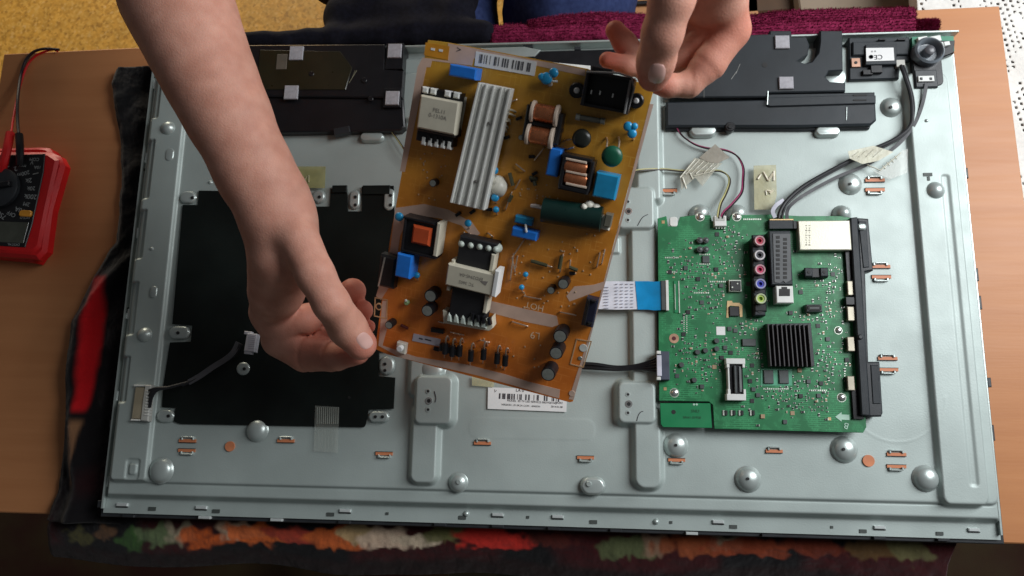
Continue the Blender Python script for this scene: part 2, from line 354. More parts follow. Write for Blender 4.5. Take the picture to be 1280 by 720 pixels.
# ------------------------------------------------------------------ burgundy towel along the back edge
def towel():
    M = mat('burgundy_terry', (.15, .010, .04), .95, 0, .4, 260, .5, 1500, col2=(.27, .025, .08), spec=.1)
    vs = []; fs = []; fib = []
    def roll(path, r, dz, seed, n=22, flat=.8):
        P = catmull([Vector(p) for p in path], 40); m = len(P); base = len(vs)
        for i, p in enumerate(P):
            t = (P[min(i + 1, m - 1)] - P[max(i - 1, 0)]).normalized(); sd = Vector((-t.y, t.x, 0)); e = min(1, min(i, m - 1 - i) / 5); e = math.sqrt(max(.05, e * (2 - e)))
            for k in range(n):
                a = 2 * math.pi * k / n; q = Vector((p.x * 60, p.y * 60, a * 1.5)); rr = r * e * (1 + .16 * noise.noise(q + Vector((seed, 0, 0))) + .10 * noise.noise(q * 5))
                v = p + sd * rr * math.cos(a) + Vector((0, 0, dz + rr * flat * math.sin(a))); vs.append(v)
                if math.sin(a) > -.2 and i % 1 == 0:
                    for _ in range(3):
                        nn = (sd * math.cos(a) + Vector((0, 0, math.sin(a)))) + Vector([random.uniform(-.9, .9) for _ in range(3)]); nn.normalize(); fib.append((v + t * random.uniform(-.0012, .0012) + sd * random.uniform(-.001, .001), nn))
        for i in range(m - 1):
            for k in range(n):
                l = (k + 1) % n; fs.append((base + i * n + k, base + i * n + l, base + (i + 1) * n + l, base + (i + 1) * n + k))
        fs.append(tuple(base + k for k in range(n))); fs.append(tuple(base + (m - 1) * n + k for k in range(n))[::-1])
    z = ZT + .012
    roll([U(a, b, z) for a, b in ((612, 46), (700, 43), (800, 42), (900, 41), (960, 40), (1060, 37), (1143, 34))], .0125, 0, 1)
    roll([U(a, b, z) for a, b in ((660, 38), (700, 31), (760, 27), (850, 32), (930, 31), (985, 25), (1060, 23), (1143, 21))], .0095, .002, 5)
    roll([U(a, b, z) for a, b in ((1138, 32), (1150, 32), (1160, 31), (1174, 31))], .0078, -.004, 9)
    for p, nn in fib:
        s = nn.cross(Vector((random.random(), random.random(), .3))).normalized() * .00045; b = len(vs); l = random.uniform(.0015, .0032)
        vs.extend([p + s, p - s, p + nn * l]); fs.append((b, b + 1, b + 2))
    mb = MB(); mb.v = vs; mb.f = fs
    tag(obj('towel', mb, M, ang=180, recalc=False), 'burgundy terry towel rolled up along the back edge of the table', 'towel')
towel()
# ------------------------------------------------------------------ lace cloth on a side table at the right
zl = -.13
LACE = mat('white_lace', (.78, .76, .72), .85, 0, .05, 200, .3, 2500, spec=.2)
side = thing('side_table', 'side table under the white lace cloth beyond the right table edge', 'side table', (1.0, .6, ZF))
SIDEM = mat('grey_brown_board', (.34, .30, .27), .7)
a = U(1140, -60, zl)
mb = MB(); mb.prism([(a.x + .005, .05), (1.6, .05), (1.6, 1.3), (a.x + .005, 1.3)], zl - .03, zl - .004, .002); obj('table_top', mb, SIDEM, side)
for x, y in ((a.x + .05, .1), (1.5, .1), (a.x + .05, 1.2), (1.5, 1.2)):
    mb = MB(); mb.box((x, y), .04, .04, ZF, zl - .031); obj('leg', mb, SIDEM, side)
def lace():
    st = .0017; x0 = a.x; xs = np.arange(x0, x0 + .52, st); ys = np.arange(.06, .86, st); X, Y = np.meshgrid(xs, ys)
    Z = zl + .0015 * np.sin(X * 90) * np.sin(Y * 60) + .001 * vnoise(X, Y, 60, 3)
    i = np.arange(len(xs) - 1)[None, :]; j = np.arange(len(ys) - 1)[:, None]
    ang = R_(-12); u = ((i * math.cos(ang) - j * math.sin(ang))); v = (i * math.sin(ang) + j * math.cos(ang))
    hole = ((u % 4.4) < 1.7) & (((v + 2.2 * (np.floor(u / 4.4) % 2)) % 4.4) < 1.9)
    big = (vnoise(i * 1. + 0 * j, j * 1. + 0 * i, .055, 31) + .25 * np.sin(u * .21) * np.sin(v * .17)) > .74
    small = (np.abs((u * .5) % 24 - 12) < 2.5)
    mask = ~(hole & ~big & ~small)
    o = grid_obj('lace_cloth', X, Y, Z, LACE, mask=mask)
    o.modifiers.new('thickness', 'SOLIDIFY').thickness = .0008
    tag(o, 'white lace cloth full of small holes at the top right, beyond the wooden table', 'lace cloth')
lace()
# ------------------------------------------------------------------ things glimpsed behind the table
CH = mat('orange_brown_wood', (.50, .24, .10), .5, 0, .15, 10, .05, 200, stretch=(.2, 1, 1)); CHD = mat('dark_brown_wood', (.07, .035, .015), .5, 0, .3, 12)
stool = thing('stool', 'orange-brown wooden stool behind the table, between jeans and hand', 'stool', (.3, .62, ZF))
a = U(735, 30, -.22); b2 = U(946, -60, -.22)
mb = MB(); mb.prism([(a.x, a.y - .05), (b2.x, a.y - .05), (b2.x, b2.y), (a.x, b2.y)], -.245, -.22, .003); obj('seat', mb, CH, stool)
for x, y in ((a.x + .03, a.y), (b2.x - .03, a.y), (a.x + .03, b2.y - .03), (b2.x - .03, b2.y - .03)):
    mb = MB(); mb.box((x, y), .03, .03, ZF, -.246); obj('leg', mb, CH, stool)
mb = MB(); mb.tp([(720, 14, -.213), (760, 8, -.214), (800, 4, -.215), (840, 2, -.215), (930, -6, -.215)], .0032)
tag(obj('cord', mb, BLKG), 'thin black cord lying across the orange-brown stool', 'cord')
CARD = mat('grey_brown_card', (.27, .21, .15), .8, 0, .08, 20)
cb = thing('cardboard_box', 'grey-brown cardboard box behind the table, left of the lace cloth', 'box', (.66, .72, ZF))
p = [U(x, y, -.2) for x, y in ((1000, 13), (1150, 9), (1165, -60), (990, -60))]
mb = MB(); mb.prism([(q.x, q.y) for q in p], ZF, -.2, .002); obj('body', mb, CARD, cb)
mb = MB(); q0, q1 = p[0].lerp(p[3], .45), p[1].lerp(p[2], .45); mb.prism([(q0.x, q0.y), (q1.x, q1.y), (q1.x, q1.y + .03), (q0.x, q0.y + .03)], -.1998, -.1992); obj('packing_tape', mb, mat('brown_tape', (.16, .10, .05), .3), cb)
mb = MB(); p = [U(x, y, -.22) for x, y in ((930, 18), (998, 13), (990, -60), (925, -60))]; mb.prism([(q.x, q.y) for q in p], -.5, -.22, .004)
tag(obj('drawer_box', mb, CHD), 'dark brown wooden box behind the table, between the hand and the cardboard box', 'box')
# ------------------------------------------------------------------ television: stamped chassis
tv = thing('television', 'opened flat television lying face down, bare galvanised back with stamped ribs and bosses', 'television', (0, 0, ZT + .008))
XL, XR, YT, YB = -.4525, .4525, .2599, -.2599
def chassis():
    st = .001; xs = np.arange(XL, XR + st / 2, st); ys = np.arange(YB, YT + st / 2, st); X, Y = np.meshgrid(xs, ys)
    H = np.full_like(X, -.014)
    def add(x0, x1, y0, y1, dz, r, wd):
        nonlocal H
        d = sdrr(X, Y, x0, x1, y0, y1, r); H = H + dz * sst(-d / wd)
    def pr(x0, y0, x1, y1, dz, r, wd, z=0):     # rectangle from layout pixels
        a, b = U(x0, y0, z), U(x1, y1, z); add(a.x, b.x, b.y, a.y, dz, r, wd)
    yb1 = U(640, 638, -.012).y; yb0 = U(640, 617, 0).y
    xa = U(163, 350, -.01).x; xb = U(1222, 350, -.01).x
    add(xa, xb, yb1, YT - .006, .010, .004, .007)
    add(xa + .006, xb - .004, yb0, YT - .012, .003, .008, .002)
    d = sdrr(X, Y, xa + .007, xb - .005, yb0 + .001, YT - .014, .008); H -= .0008 * np.exp(-(d / .0012) ** 2)
    xc = U(205, 400, .003).x; yc = U(180, 603, .003).y
    add(xa + .010, xc, yc, .235, .005, .005, .003)
    xd = U(1161, 480, .002).x; xe = U(1224, 480, .002).x; ye = U(1200, 636, .002).y
    add(xd, xe, ye, U(1150, 90, 0).y, .0065, .012, .0040)
    add(xe - .020, xe - .010, ye + .02, .10, -.0012, .004, .003)
    # stepped pockets down the left column
    for y0, y1, dd in ((62, 150, 0), (175, 250, 0), (262, 325, 0), (352, 420, 0), (445, 505, 0)):
        a, b = U(190, y0, 0), U(190, y1, 0); add(xa + .004, xa + .020, b.y, a.y, -.004, .003, .002)
    # ribs and raised pads
    RB = np.zeros_like(H)
    def rib(x0, y0, x1, y1, dz, r, wd):
        nonlocal RB
        p, q = U(x0, y0, .008), U(x1, y1, .008); RB = np.maximum(RB, dz * sst(-sdrr(X, Y, p.x, q.x, q.y, p.y, r) / wd))
    rib(515, 464, 570, 537, .012, .011, .0065); rib(511, 500, 549, 610, .008, .012, .006); rib(511, 380, 549, 500, .006, .010, .005)
    rib(766, 471, 826, 536, .012, .011, .0065); rib(787, 500, 833, 617, .009, .014, .006)
    rib(765, 230, 824, 292, .012, .011, .0065); rib(785, 270, 828, 500, .008, .006, .004)
    rib(789, 110, 832, 255, .009, .008, .0065); rib(498, 86, 530, 150, .006, .01, .005)
    H += RB; pr(762, 296, 776, 318, .003, .002, .002)
    pr(160, 572, 176, 600, -.0016, .004, .002); pr(164, 578, 173, 594, .002, .003, .0015)
    pr(585, 520, 745, 552, .00015, .010, .002)
    # shallow embossed crescents
    for cx, cy, rr in ((905, 1, 0),):
        pass
    for cx, cy, rp in ((1118, 494, 50),):
        c = U(cx, cy); r = rp * .0009; dd = np.hypot(X - c.x, Y - c.y) - r; H += .00012 * np.exp(-(dd / .0012) ** 2) * (Y < c.y)
    H += .00035 * (vnoise(X, Y, 9, 21) - .5) + .00006 * (vnoise(X, Y, 60, 22) - .5)
    return grid_obj('chassis_sheet', X, Y, H, STEEL, parent=tv), (xa, xb, xc, xd, xe, yb0, yb1)
cs, (xa, xb, xc, xd, xe, yb0, yb1) = chassis()
mb = MB(); e = .0045; mb.box((0, 0), XR - XL + 2 * e, YT - YB + 2 * e, ZT + .0085, -.0165, ch=.001); obj('bezel', mb, BLK, tv)
mb = MB(); mb.box((0, YT - .0012), XR - XL, .0022, -.0135, .0045, ch=.0004); mb.box((0, YT - .0068), XR - XL, .009, -.0135, -.0095, ch=.0004); obj('back_lip', mb, STEEL2, tv)
mb = MB(); mb.box((XL + .0010, 0), .0018, YT - YB - .01, -.0135, -.0095); obj('side_lip', mb, STEEL2, tv); mb = MB(); mb.box((XR - .0010, 0), .0018, YT - YB - .01, -.0135, -.0095); obj('side_lip', mb, STEEL2, tv)
# bosses
def boss(px, py, rp, h, hole=False, stud=False):
    mb = MB(); mb.dome(px, py, rp, -.0002, h); o = obj('mounting_boss', mb, STEEL2, tv, ang=80)
    if hole: k = MB(); k.cyp(px, py - .5, 1.9, h - .0012, h + .0004, .0001, 12); obj('screw_hole', k, DARK, o)
    if stud: k = MB(); k.cyp(px, py - .5, 3, h - .001, h + .0012, .0004, 12); obj('stud', k, STEEL2, o)
    return o
for a in ((322, 538, 12.5, .007), (202, 588, 14, .007), (573, 603, 11, .006, False, True), (845, 557, 14, .007, True), (935, 599, 15, .008, True), (1055, 562, 15.5, .008, True), (1157, 598, 15.5, .008), (1114, 134, 12, .006, True), (1063, 230, 13, .006, True), (1166, 240, 13, .0115), (184, 419, 9.5, .0105), (213, 162, 9, .0105), (540, 462, 16, .007)):
    boss(*a)
def lozenge(px, py, wpx, hpx, h, zb=-.0002, r=.5, rot=0.):
    mb = MB(); F = WF; c = F.at(px, py, zb); su, sv = F.sc(px, py, zb); vs = []; a, b = wpx * su / 2, hpx * sv / 2
    rings = [(1.0, 0), (.96, .35), (.86, .75), (.72, .97), (.62, 1)]; n = 8
    for k, q in rings:
        R = min(a, b) * (1 if r >= .5 else 2 * r)
        ins = (1 - k) * min(a, b)
        aa, bb = a - ins, b - ins; rr = max(R - ins, .0004); P = []
        for kk, (sx, sy) in enumerate(((1, 1), (-1, 1), (-1, -1), (1, -1))):
            for i in range(n):
                t = math.pi / 2 * (kk + i / (n - 1)); P.append((c.x + sx * (aa - rr) + rr * math.cos(t), c.y + sy * (bb - rr) + rr * math.sin(t), zb + h * q))
        vs += P
    m = 4 * n; fs = []
    for k in range(len(rings) - 1):
        for i in range(m): j = (i + 1) % m; fs.append((k * m + i, k * m + j, (k + 1) * m + j, (k + 1) * m + i))
    fs.append(tuple(range((len(rings) - 1) * m, len(rings) * m))); mb.add(vs, fs); return mb
for px, py, a, b_, hs in ((741, 607, 32, 24, (-5,)), (466, 173, 30, 12, ()), (1033, 166, 32, 13, ()), (878, 165, 34, 16, ()), (215, 195, 12, 18, ()), (195, 366, 10, 17, ())):
    o = obj('stamped_boss', lozenge(px, py, a, b_, .006 if px > 220 else .0055), STEEL2, tv, ang=80)
    if hs: k = MB(); k.cyp(px - 5, py - 2, 3.6, .005, .0075, .0006, 12); obj('stud', k, STEEL2, o)
# tabs with screw holes round the black sheet and power-board site
for px, py, a, b_, dots in ((236, 247, 20, 16, ((4, 0),)), (399, 246, 17, 17, ((0, 0),)), (444, 250, 14, 24, ((0, -4), (0, 6))), (487, 250, 14, 28, ((1, -6), (1, 6))), (225, 416, 26, 17, ((-3, 0),)), (208, 520, 22, 17, ((2, 0),)), (474, 521, 26, 15, ((-5, 0), (4, 0))), (305, 461, 18, 18, ((0, 0),)), (484, 457, 20, 24, ((-3, -2), (-3, 6)))):
    o = obj('mounting_tab', lozenge(px, py, a, b_, .0035), STEEL2, tv, ang=80)
    for dx, dy in dots: k = MB(); k.cyp(px + dx, py + dy, 2, .003, .0042, .0001, 10); obj('screw_hole', k, DARK, o)
# wall-mount screws on the raised pads
for px, py in ((536, 500), (786, 504), (786, 263)):
    h = .0131 if px < 600 else .0131
    h = .0112
    for dx, dy, r in ((0, 1, 4.6), (-1, -11, 3.2), (-1, 12, 3.2)):
        k = MB(); k.lathe(U(px + dx, py + dy, h) - Vector((0, 0, .0003)), [(r * .00082 * 1.05, -.0006), (r * .00082, .0004), (r * .00082 * .6, .0005)], 14); o = obj('mount_screw', k, CHROME if r > 4 else STEEL2, tv)
        k = MB(); k.cyp(px + dx, py + dy, r * .55, h - .003, h + .0003, .0001, 10); obj('socket', k, DARK, o)
for q in ([(796, 526), (798, 519), (801, 515), (804, 514)], [(543, 489), (545, 497), (544, 503)], [(797, 282), (803, 272), (810, 268)]):
    k = MB(); k.tp([(a_, b_, .0112) for a_, b_ in q], .0004, 5); obj('pen_mark', k, INK, tv)
# slots with orange film behind a bent lip
def slot(px, py, w_=20, up=True, z=.0005, orange=True):
    mb = MB(); mb.bp(px, py, w_, 4, z - .002, z, ch=0); o = obj('slot_film', mb, ORANGE if orange else DARK, tv)
    k = MB(); s = -1 if up else 1
    k.bp(px, py + s * 4.8, w_ * .6, 1.8, z - .002, z + .0020, ch=.0005)
    for q in (-1, 1): k.bp(px + q * w_ * .33, py + s * 3.2, w_ * .10, 4, z - .002, z + .0014, ch=.0004)
    obj('lip', k, STEEL2, o)
    k = MB(); k.bp(px, py - s * 2.2, w_ * 1.02, .7, z - .002, z + .00012, ch=0); obj('slot_edge', k, DARK, o)
for px, py, up in ((234, 551, True), (233, 563, False), (357, 551, True), (480, 567, False), (603, 554, True), (732, 572, False), (846, 575, False), (968, 564, True), (1121, 568, True), (1121, 583, False), (1110, 448, True), (1111, 462, False), (1101, 333, True), (1102, 346, False), (1094, 225, True), (1094, 237, False), (836, 238, False)):
    slot(px, py, 21 if px < 1090 else 24, up)
for px, py, r in ((287, 558, 6), (1086, 576, 7.5)):
    mb = MB(); mb.cyp(px, py, r, -.001, .0006, .0001, 24); o = obj('film_disc', mb, ORANGE, tv)
# rim: light tabs, dark holes, black clips
TB = MB(); HB = MB()
def rim_tab(px, py, w_, h_, z=-.0135):
    mb = MB(); mb.bp(px, py, w_, h_, z - .002, z + .002, ch=.0006); o = obj('rim_tab', mb, CHROME2, tv)
    k = MB(); k.bp(px, py + h_ * .5 + .8, w_ * 1.05, 1.2, z - .002, z + .0003, ch=0) if w_ > h_ else k.bp(px - w_ * .5 - .8, py, 1.2, h_ * 1.05, z - .002, z + .0003, ch=0); obj('slot_edge', k, DARK, o)
CHROME2 = mat('pale_steel_tab', (.72, .76, .75), .3, .4, .05)
for px, py in ((152, 631), (251, 634.5), (431, 638.5), (622, 643.5), (697, 646), (898, 652.5), (1100, 659.5), (1218, 662.5)): rim_tab(px, py, 14, 4)
for px, py in ((1185, 90), (1205, 290), (1217, 400), (1229, 513), (1241, 630), (193.5, 104), (183, 197), (172, 291), (159.5, 392), (146, 495), (133, 602), (1190, 185)): rim_tab(px, py, 4, 13, -.0135 if px > 600 or px < 200 else -.0135)
def rim_hole(px, py, w_, h_, rot=0., z=-.0135):
    mb = MB(); mb.bp(px, py, w_, h_, z - .002, z + .0004, rot, 0); obj('rim_hole', mb, DARKH, tv)
DARKH = mat('shadowed_hole', (.06, .07, .065), .6)
for px, py in ((190, 636), (270, 639), (413, 643), (578, 647), (742, 652.5), (917, 658.5), (1079, 664), (1175, 667)): rim_hole(px, py, 9, 4.5)
for px, py in ((484, 642), (660, 646.5), (839, 653), (1040, 659), (129, 619), (147, 476), (163, 341), (171, 262), (180, 212)): rim_hole(px, py, 3.2, 3.2)
for px, py in ((1192, 106), (1208, 261), (1227, 431), (1244, 609), (1200, 205), (1214, 343)): rim_hole(px, py, 4.6, 8 if py != 205 and py != 343 else 3.4)
for px, py in ((1191, 258), (1200, 355), (1210, 457), (1221, 563)): rim_hole(px, py, 5.5, 8, .5, -.003)
for px, py in ((1160, 218),): rim_hole(px, py, 11, 4, 0, .0058); rim_hole(1161, 223, 3, 5, 0, .0058)
for px, py in ((583, 642), (820, 652)): 
    mb = MB(); mb.dome(px, py, 3.6, -.014, .003, 12); obj('rivet', mb, STEEL2, tv)
for px, py, h_ in ((1206, 163, 16), (1214, 216, 13), (1221, 309, 15), (1227, 343, 16), (1231, 378, 17), (1243, 478, 12), (1247, 541, 20), (137, 530, 9), (156, 388, 8), (176, 198, 9), (122, 630, 9)):
    mb = MB(); mb.bp(px + (-6 if px > 600 else 2), py, 5, h_, -.018, -.0115, ch=.0006); obj('edge_clip', mb, BLK, tv)
for px, py in ((160, 645), (255, 647), (345, 650), (430, 653), (550, 656), (622, 658), (692, 661), (770, 663.5), (865, 667), (960, 669.5), (1100, 673), (1180, 675)):
    mb = MB(); mb.bp(px, py, 15, 3.5, -.018, -.0122, ch=.0004); obj('edge_clip', mb, BLK if px % 2 == 0 else CHROME2, tv)
# small pips and scratches on the sheet
for px, py in ((190, 311), (263, 228), (1158, 151)):
    mb = MB(); mb.dome(px, py, 2.4, .0036 if px < 600 and px < 240 else -.001 if px < 600 else .0053, .0018, 10); obj('pip', mb, STEEL2, tv)
mb = MB(); mb.pp([(600, 66), (812, 60), (812, 86), (600, 92)], -.002, .0038, .0008); obj('black_strip', mb, BLKG, tv)
mb = MB(); mb.pp([(672, 76), (738, 82), (738, 87), (672, 82)], .0038, .0055, .0004); obj('pale_strip', mb, WHITE, tv)
mb = MB(); mb.pp([(600, 60), (655, 58), (676, 62), (668, 70), (600, 72)], .0038, .0060, .0008); obj('steel_plate', mb, STEEL2, tv)
mb = MB(); mb.bp(660, 57, 12, 5, -.009, .002); obj('black_clip', mb, BLK, tv); mb = MB(); mb.bp(722, 60, 8, 4, -.009, .002); obj('black_clip', mb, BLK, tv)
# white serial label
lab = thing('serial_label', 'white barcode sticker on the bare metal under the held circuit board', 'label', U(659, 499, .001))
mb = MB(); q = [(610, 484), (709, 488), (708, 515), (609.5, 511)]; mb.pp(q, .0006, .0010, 0); obj('paper', mb, PAPER, lab)
def bars(F, x0, y0, x1, y1, h, z, n, parent, ma=INK, seed=1, name='barcode', fill=.5):
    r = random.Random(seed); A = F.at(x0, y0, z); B = F.at(x1, y1, z); d = (B - A); L = d.length; d.normalize(); nn = Vector((d.y, -d.x, 0)); mb = MB(F); x = 0
    hh = h * F.sc(x0, y0, z)[1]
    while x < L:
        w_ = L / n * r.choice((.6, 1, 1.6)) ; 
        if r.random() < fill + .15:
            a = A + d * x; c = A + d * min(L, x + w_); mb.prism([(a.x, a.y), (c.x, c.y), (c.x + nn.x * hh, c.y + nn.y * hh), (a.x + nn.x * hh, a.y + nn.y * hh)], z - .0001, z)
        x += w_ * r.choice((1.4, 1.8, 2.4))
    return stuff(obj(name, mb, ma, parent)) if parent else mb
bars(WF, 624, 491.5, 702, 495, 7, .0013, 78, lab)
def text(s, F, px, py, hpx, ma, parent, z, ang=0., name='printed_text', ext=.00003, bold=0., flipx=False):
    cu = bpy.data.curves.new('t', 'FONT'); cu.body = s; cu.align_x = 'CENTER'; cu.align_y = 'CENTER'; cu.size = 1; cu.extrude = 0; cu.offset = bold
    to = bpy.data.objects.new('t', cu); COL.objects.link(to); bpy.context.view_layer.update()
    me = bpy.data.meshes.new_from_object(to.evaluated_get(bpy.context.evaluated_depsgraph_get())); bpy.data.objects.remove(to)
    mb = MB(F); c = F.at(px, py, z); s_ = hpx * F.sc(px, py, z)[1] * 1.35; cu_, sn = math.cos(ang), math.sin(ang)
    vs = []
    for v in me.vertices:
        x, y = v.co.x * s_ * (-1 if flipx else 1), v.co.y * s_; vs.append((c.x + cu_ * x - sn * y, c.y + sn * x + cu_ * y, z))
    mb.add(vs, [tuple(p.vertices) for p in me.polygons]); bpy.data.meshes.remove(me)
    if not mb.v: return None
    o = obj(name, mb, ma, parent, recalc=False); return stuff(o)
text('MODEL  02 TV LED SERVICE 0001928 NQ', WF, 665, 502.3, 2.6, INK, lab, .0013, R_(-2.2)); text('VERSION : 01 0K2A COM : 4040034', WF, 651, 507, 2.4, INK, lab, .0013, R_(-2.2)); text('NQ02', WF, 699, 503.5, 2.6, INK, lab, .0013, R_(-2.2)); text('2014.01.08', WF, 696, 508.6, 2.5, INK, lab, .0013, R_(-2.2)); text('LA 0', WF, 650, 488, 4, INK, lab, .0013, R_(-2.2)); text('V', WF, 619, 489, 4, INK, lab, .0013, R_(-20))
# ------------------------------------------------------------------ black insulation sheet
sh = thing('insulation_sheet', 'black plastic sheet on the left of the metal chassis, below the forearm', 'insulation sheet', U(350, 400, .001))
mb = MB(); P = [(248, 238), (384, 240), (386, 258), (412, 258), (413, 236), (434, 236), (435, 264), (452, 264), (452, 233), (492, 232), (493, 262), (497, 300), (496, 440), (474, 440), (474, 470), (494, 472), (492, 511), (461, 512), (457, 531), (455, 534), (225, 530), (217, 527), (219, 510), (202, 509), (204, 480), (212, 428), (238, 427), (240, 407), (215, 405), (228, 256), (247, 256)]
mb.pp(P, .0006, .0016, .0003); obj('sheet', mb, SHEET, sh)
for q in ((424, 236, 18, 9), (470, 237, 34, 11)): k = MB(); k.bp(*q, .001, .004); obj('edge_tab', k, SHEET, sh)
k = MB(); k.cyp(436, 497, 1.6, .0016, .0022, .0001, 8); obj('hole', k, DARK, sh)
# ribbed clear tape over the sheet's lower edge
CLR = mat('clear_tape', (.55, .58, .52), .3, 0, .05, 100, .4, 500, alpha=.12); CLG = mat('ribbed_tape', (.36, .38, .34), .35, alpha=.55)
tp = thing('ribbed_tape', 'narrow strip of ribbed clear tape over the bottom edge of the black sheet', 'tape', U(407, 535, .002))
mb = MB(); mb.pp([(394, 507), (424, 509), (422, 566), (392, 564)], .0018, .0022, 0); obj('film', mb, CLR, tp)
mb = MB()
for i in range(11): x = 396 + i * 2.6; mb.pp([(x, 509), (x + 1, 509), (x + .6, 530), (x - .4, 530)], .0022, .0027, 0)
obj('rib', mb, CLG, tp)['kind'] = 'stuff'
mb = MB()
for i in range(7): x = 394 + i * 4.2; mb.pp([(x, 533), (x + .7, 533), (x + .3, 563 - (i % 3) * 6), (x - .4, 563)], .0022, .0025, 0)
obj('crease', mb, CLR, tp)['kind'] = 'stuff'
# ------------------------------------------------------------------ speaker boxes
def pads(root, L, z):
    for px, py, w_, h_ in L:
        mb = MB(); mb.bp(px, py, w_, h_, z, z + .0025, R_(-1), .0006); obj('foam_pad', mb, FOAM, root)
sp1 = thing('speaker_box', 'black speaker box with four grey foam pads on the left half of the chassis', 'speaker', U(400, 110, -.005), 'speaker boxes along the back edge')
mb = MB(); mb.pp([(302, 56), (481, 55), (481, 86), (505, 88), (503, 118), (503, 122), (296, 120)], -.010, .014, .0012); obj('shell', mb, BLKG, sp1)
mb = MB(); mb.pp([(296, 121), (504, 121), (506, 158), (500, 163), (296, 166)], -.010, .010, .0015); obj('sound_duct', mb, BLKG, sp1)
mb = MB(); mb.pp([(325, 62), (425, 64), (440, 84), (432, 112), (330, 112), (322, 90)], .014, .0152, .0006); obj('painted_sheen', mb, mat('brown_sheen_tone', (.020, .018, .008), .3), sp1)  # brown sheen of the shell, put in as a tinted raised patch
pads(sp1, ((370, 66, 17, 17), (363.5, 115, 17, 17), (493, 63, 17, 17), (490, 122, 17, 17)), .0145)
mb = MB(); mb.bp(493, 70, 22, 32, -.01, .0145); obj('mount_block', mb, BLKG, sp1); mb = MB(); mb.bp(490, 122, 22, 24, -.01, .0143); obj('mount_block', mb, BLKG, sp1)
mb = MB(); mb.bp(352, 77, 13, 19, .0150, .0158); obj('paper_scrap', mb, mat('dull_sticker', (.12, .10, .075), .6), sp1)
mb = MB(); mb.lathe(U(493, 101, .0) + Vector((0, 0, 0)), [(.0085, -.008), (.0085, .011), (.007, .0115), (.0062, .006), (.001, .006)], 24); obj('rubber_grommet', mb, mat('grey_rubber', (.14, .14, .16), .5), sp1)
mb = MB(); mb.wire(U(436, 104, .0145), U(446, 88, .0145), .0003); mb.wire(U(440, 97, .0145), U(444, 88, .0145), .0002); obj('scratch', mb, mat('scratch', (.2, .19, .12), .5), sp1)
for px, py in ((389, 92), (455, 100), (463, 123)): mb = MB(); mb.cyp(px, py, 3.4, .013, .0158, .0006, 14); obj('screw_head', mb, BLKG, sp1)
mb = MB(); mb.bp(427, 163, 20, 8, .004, .012, .2); obj('clip', mb, BLK, sp1)
# right
sp2 = thing('speaker_box', 'slate-black speaker box with cut-outs and two foam pads, right of the upper hand', 'speaker', U(960, 110, -.005), 'speaker boxes along the back edge')
z = .012
mb = MB(); P = [(838, 122), (838, 60), (900, 45), (962, 42), (962, 38), (989, 38), (990, 46), (1008, 46), (1012, 56), (1010, 68), (998, 76), (1006, 79), (1015, 77), (1023, 66), (1025, 52), (1025, 38), (1053, 38), (1054, 88), (1036, 89), (1032, 96), (1038, 102), (1057, 103), (1057, 114), (960, 116), (958, 121)]
mb.pp(P, -.010, z, .0012); obj('shell', mb, BLK2, sp2)
z2 = .009
mb = MB(); mb.pp([(833, 127), (957, 124), (958, 116.5), (1094, 114.5), (1096, 150), (1089, 156), (1000, 158), (833, 158)], -.010, z2, .0018); obj('sound_duct', mb, BLK2, sp2)
mb = MB(); mb.pp([(960, 122), (1056, 119), (1095, 119), (1095, 129), (962, 133), (959, 131)], z2, z2 + .0022, .0008); obj('duct_ridge', mb, BLK2, sp2)
mb = MB(); mb.pp([(833, 158), (1000, 158.5), (1089, 156.5), (1087, 161), (1000, 163), (833, 163)], -.010, .003, .001); obj('duct_foot', mb, BLK, sp2)
for py in (119, 125): mb = MB(); mb.rr(1075, py, 18, 2.6, z2 + .001, z2 + .0026, .5); obj('vent_slot', mb, DARK, sp2)
mb = MB(); mb.wire(U(1058.5, 134, z2 + .0006), U(1058, 150, z2 + .0004), .0003); mb.wire(U(960, 114, z + .0003), U(959, 131, z + .0003), .0006); obj('light_seam', mb, STEEL2, sp2)
pads(sp2, ((983, 103, 18, 15), (978, 52, 18, 16)), z)
for px, py, r in ((956, 81, 3.6), (872, 117, 3)): mb = MB(); mb.cyp(px, py, r, z - .002, z + .0003, .0001, 16); obj('hole', mb, DARK, sp2)
mb = MB(); mb.wire(U(914, 99, z + .0003), U(921, 89, z + .0003), .0003); mb.wire(U(920, 92, z + .0003), U(925, 80, z + .0003), .0002); mb.wire(U(880, 122, z + .0003), U(880, 106, z + .0003), .00015); obj('scratch', mb, mat('pale_scratch', (.4, .4, .38), .5), sp2)
mb = MB(); mb.cyp(913, 158, 6.5, .002, .010, .001, 18); mb.cyp(913, 158, 3.4, .01, .0112, .0005, 6); obj('screw_boss', mb, mat('black_screw', (.03, .03, .032), .35, .5), sp2)
mb = MB(); mb.lathe(U(1044, 96, -.001), [(.0105, -.001), (.0105, .0012), (.0095, .0015)], 24); obj('steel_pad', mb, STEEL2, sp2)
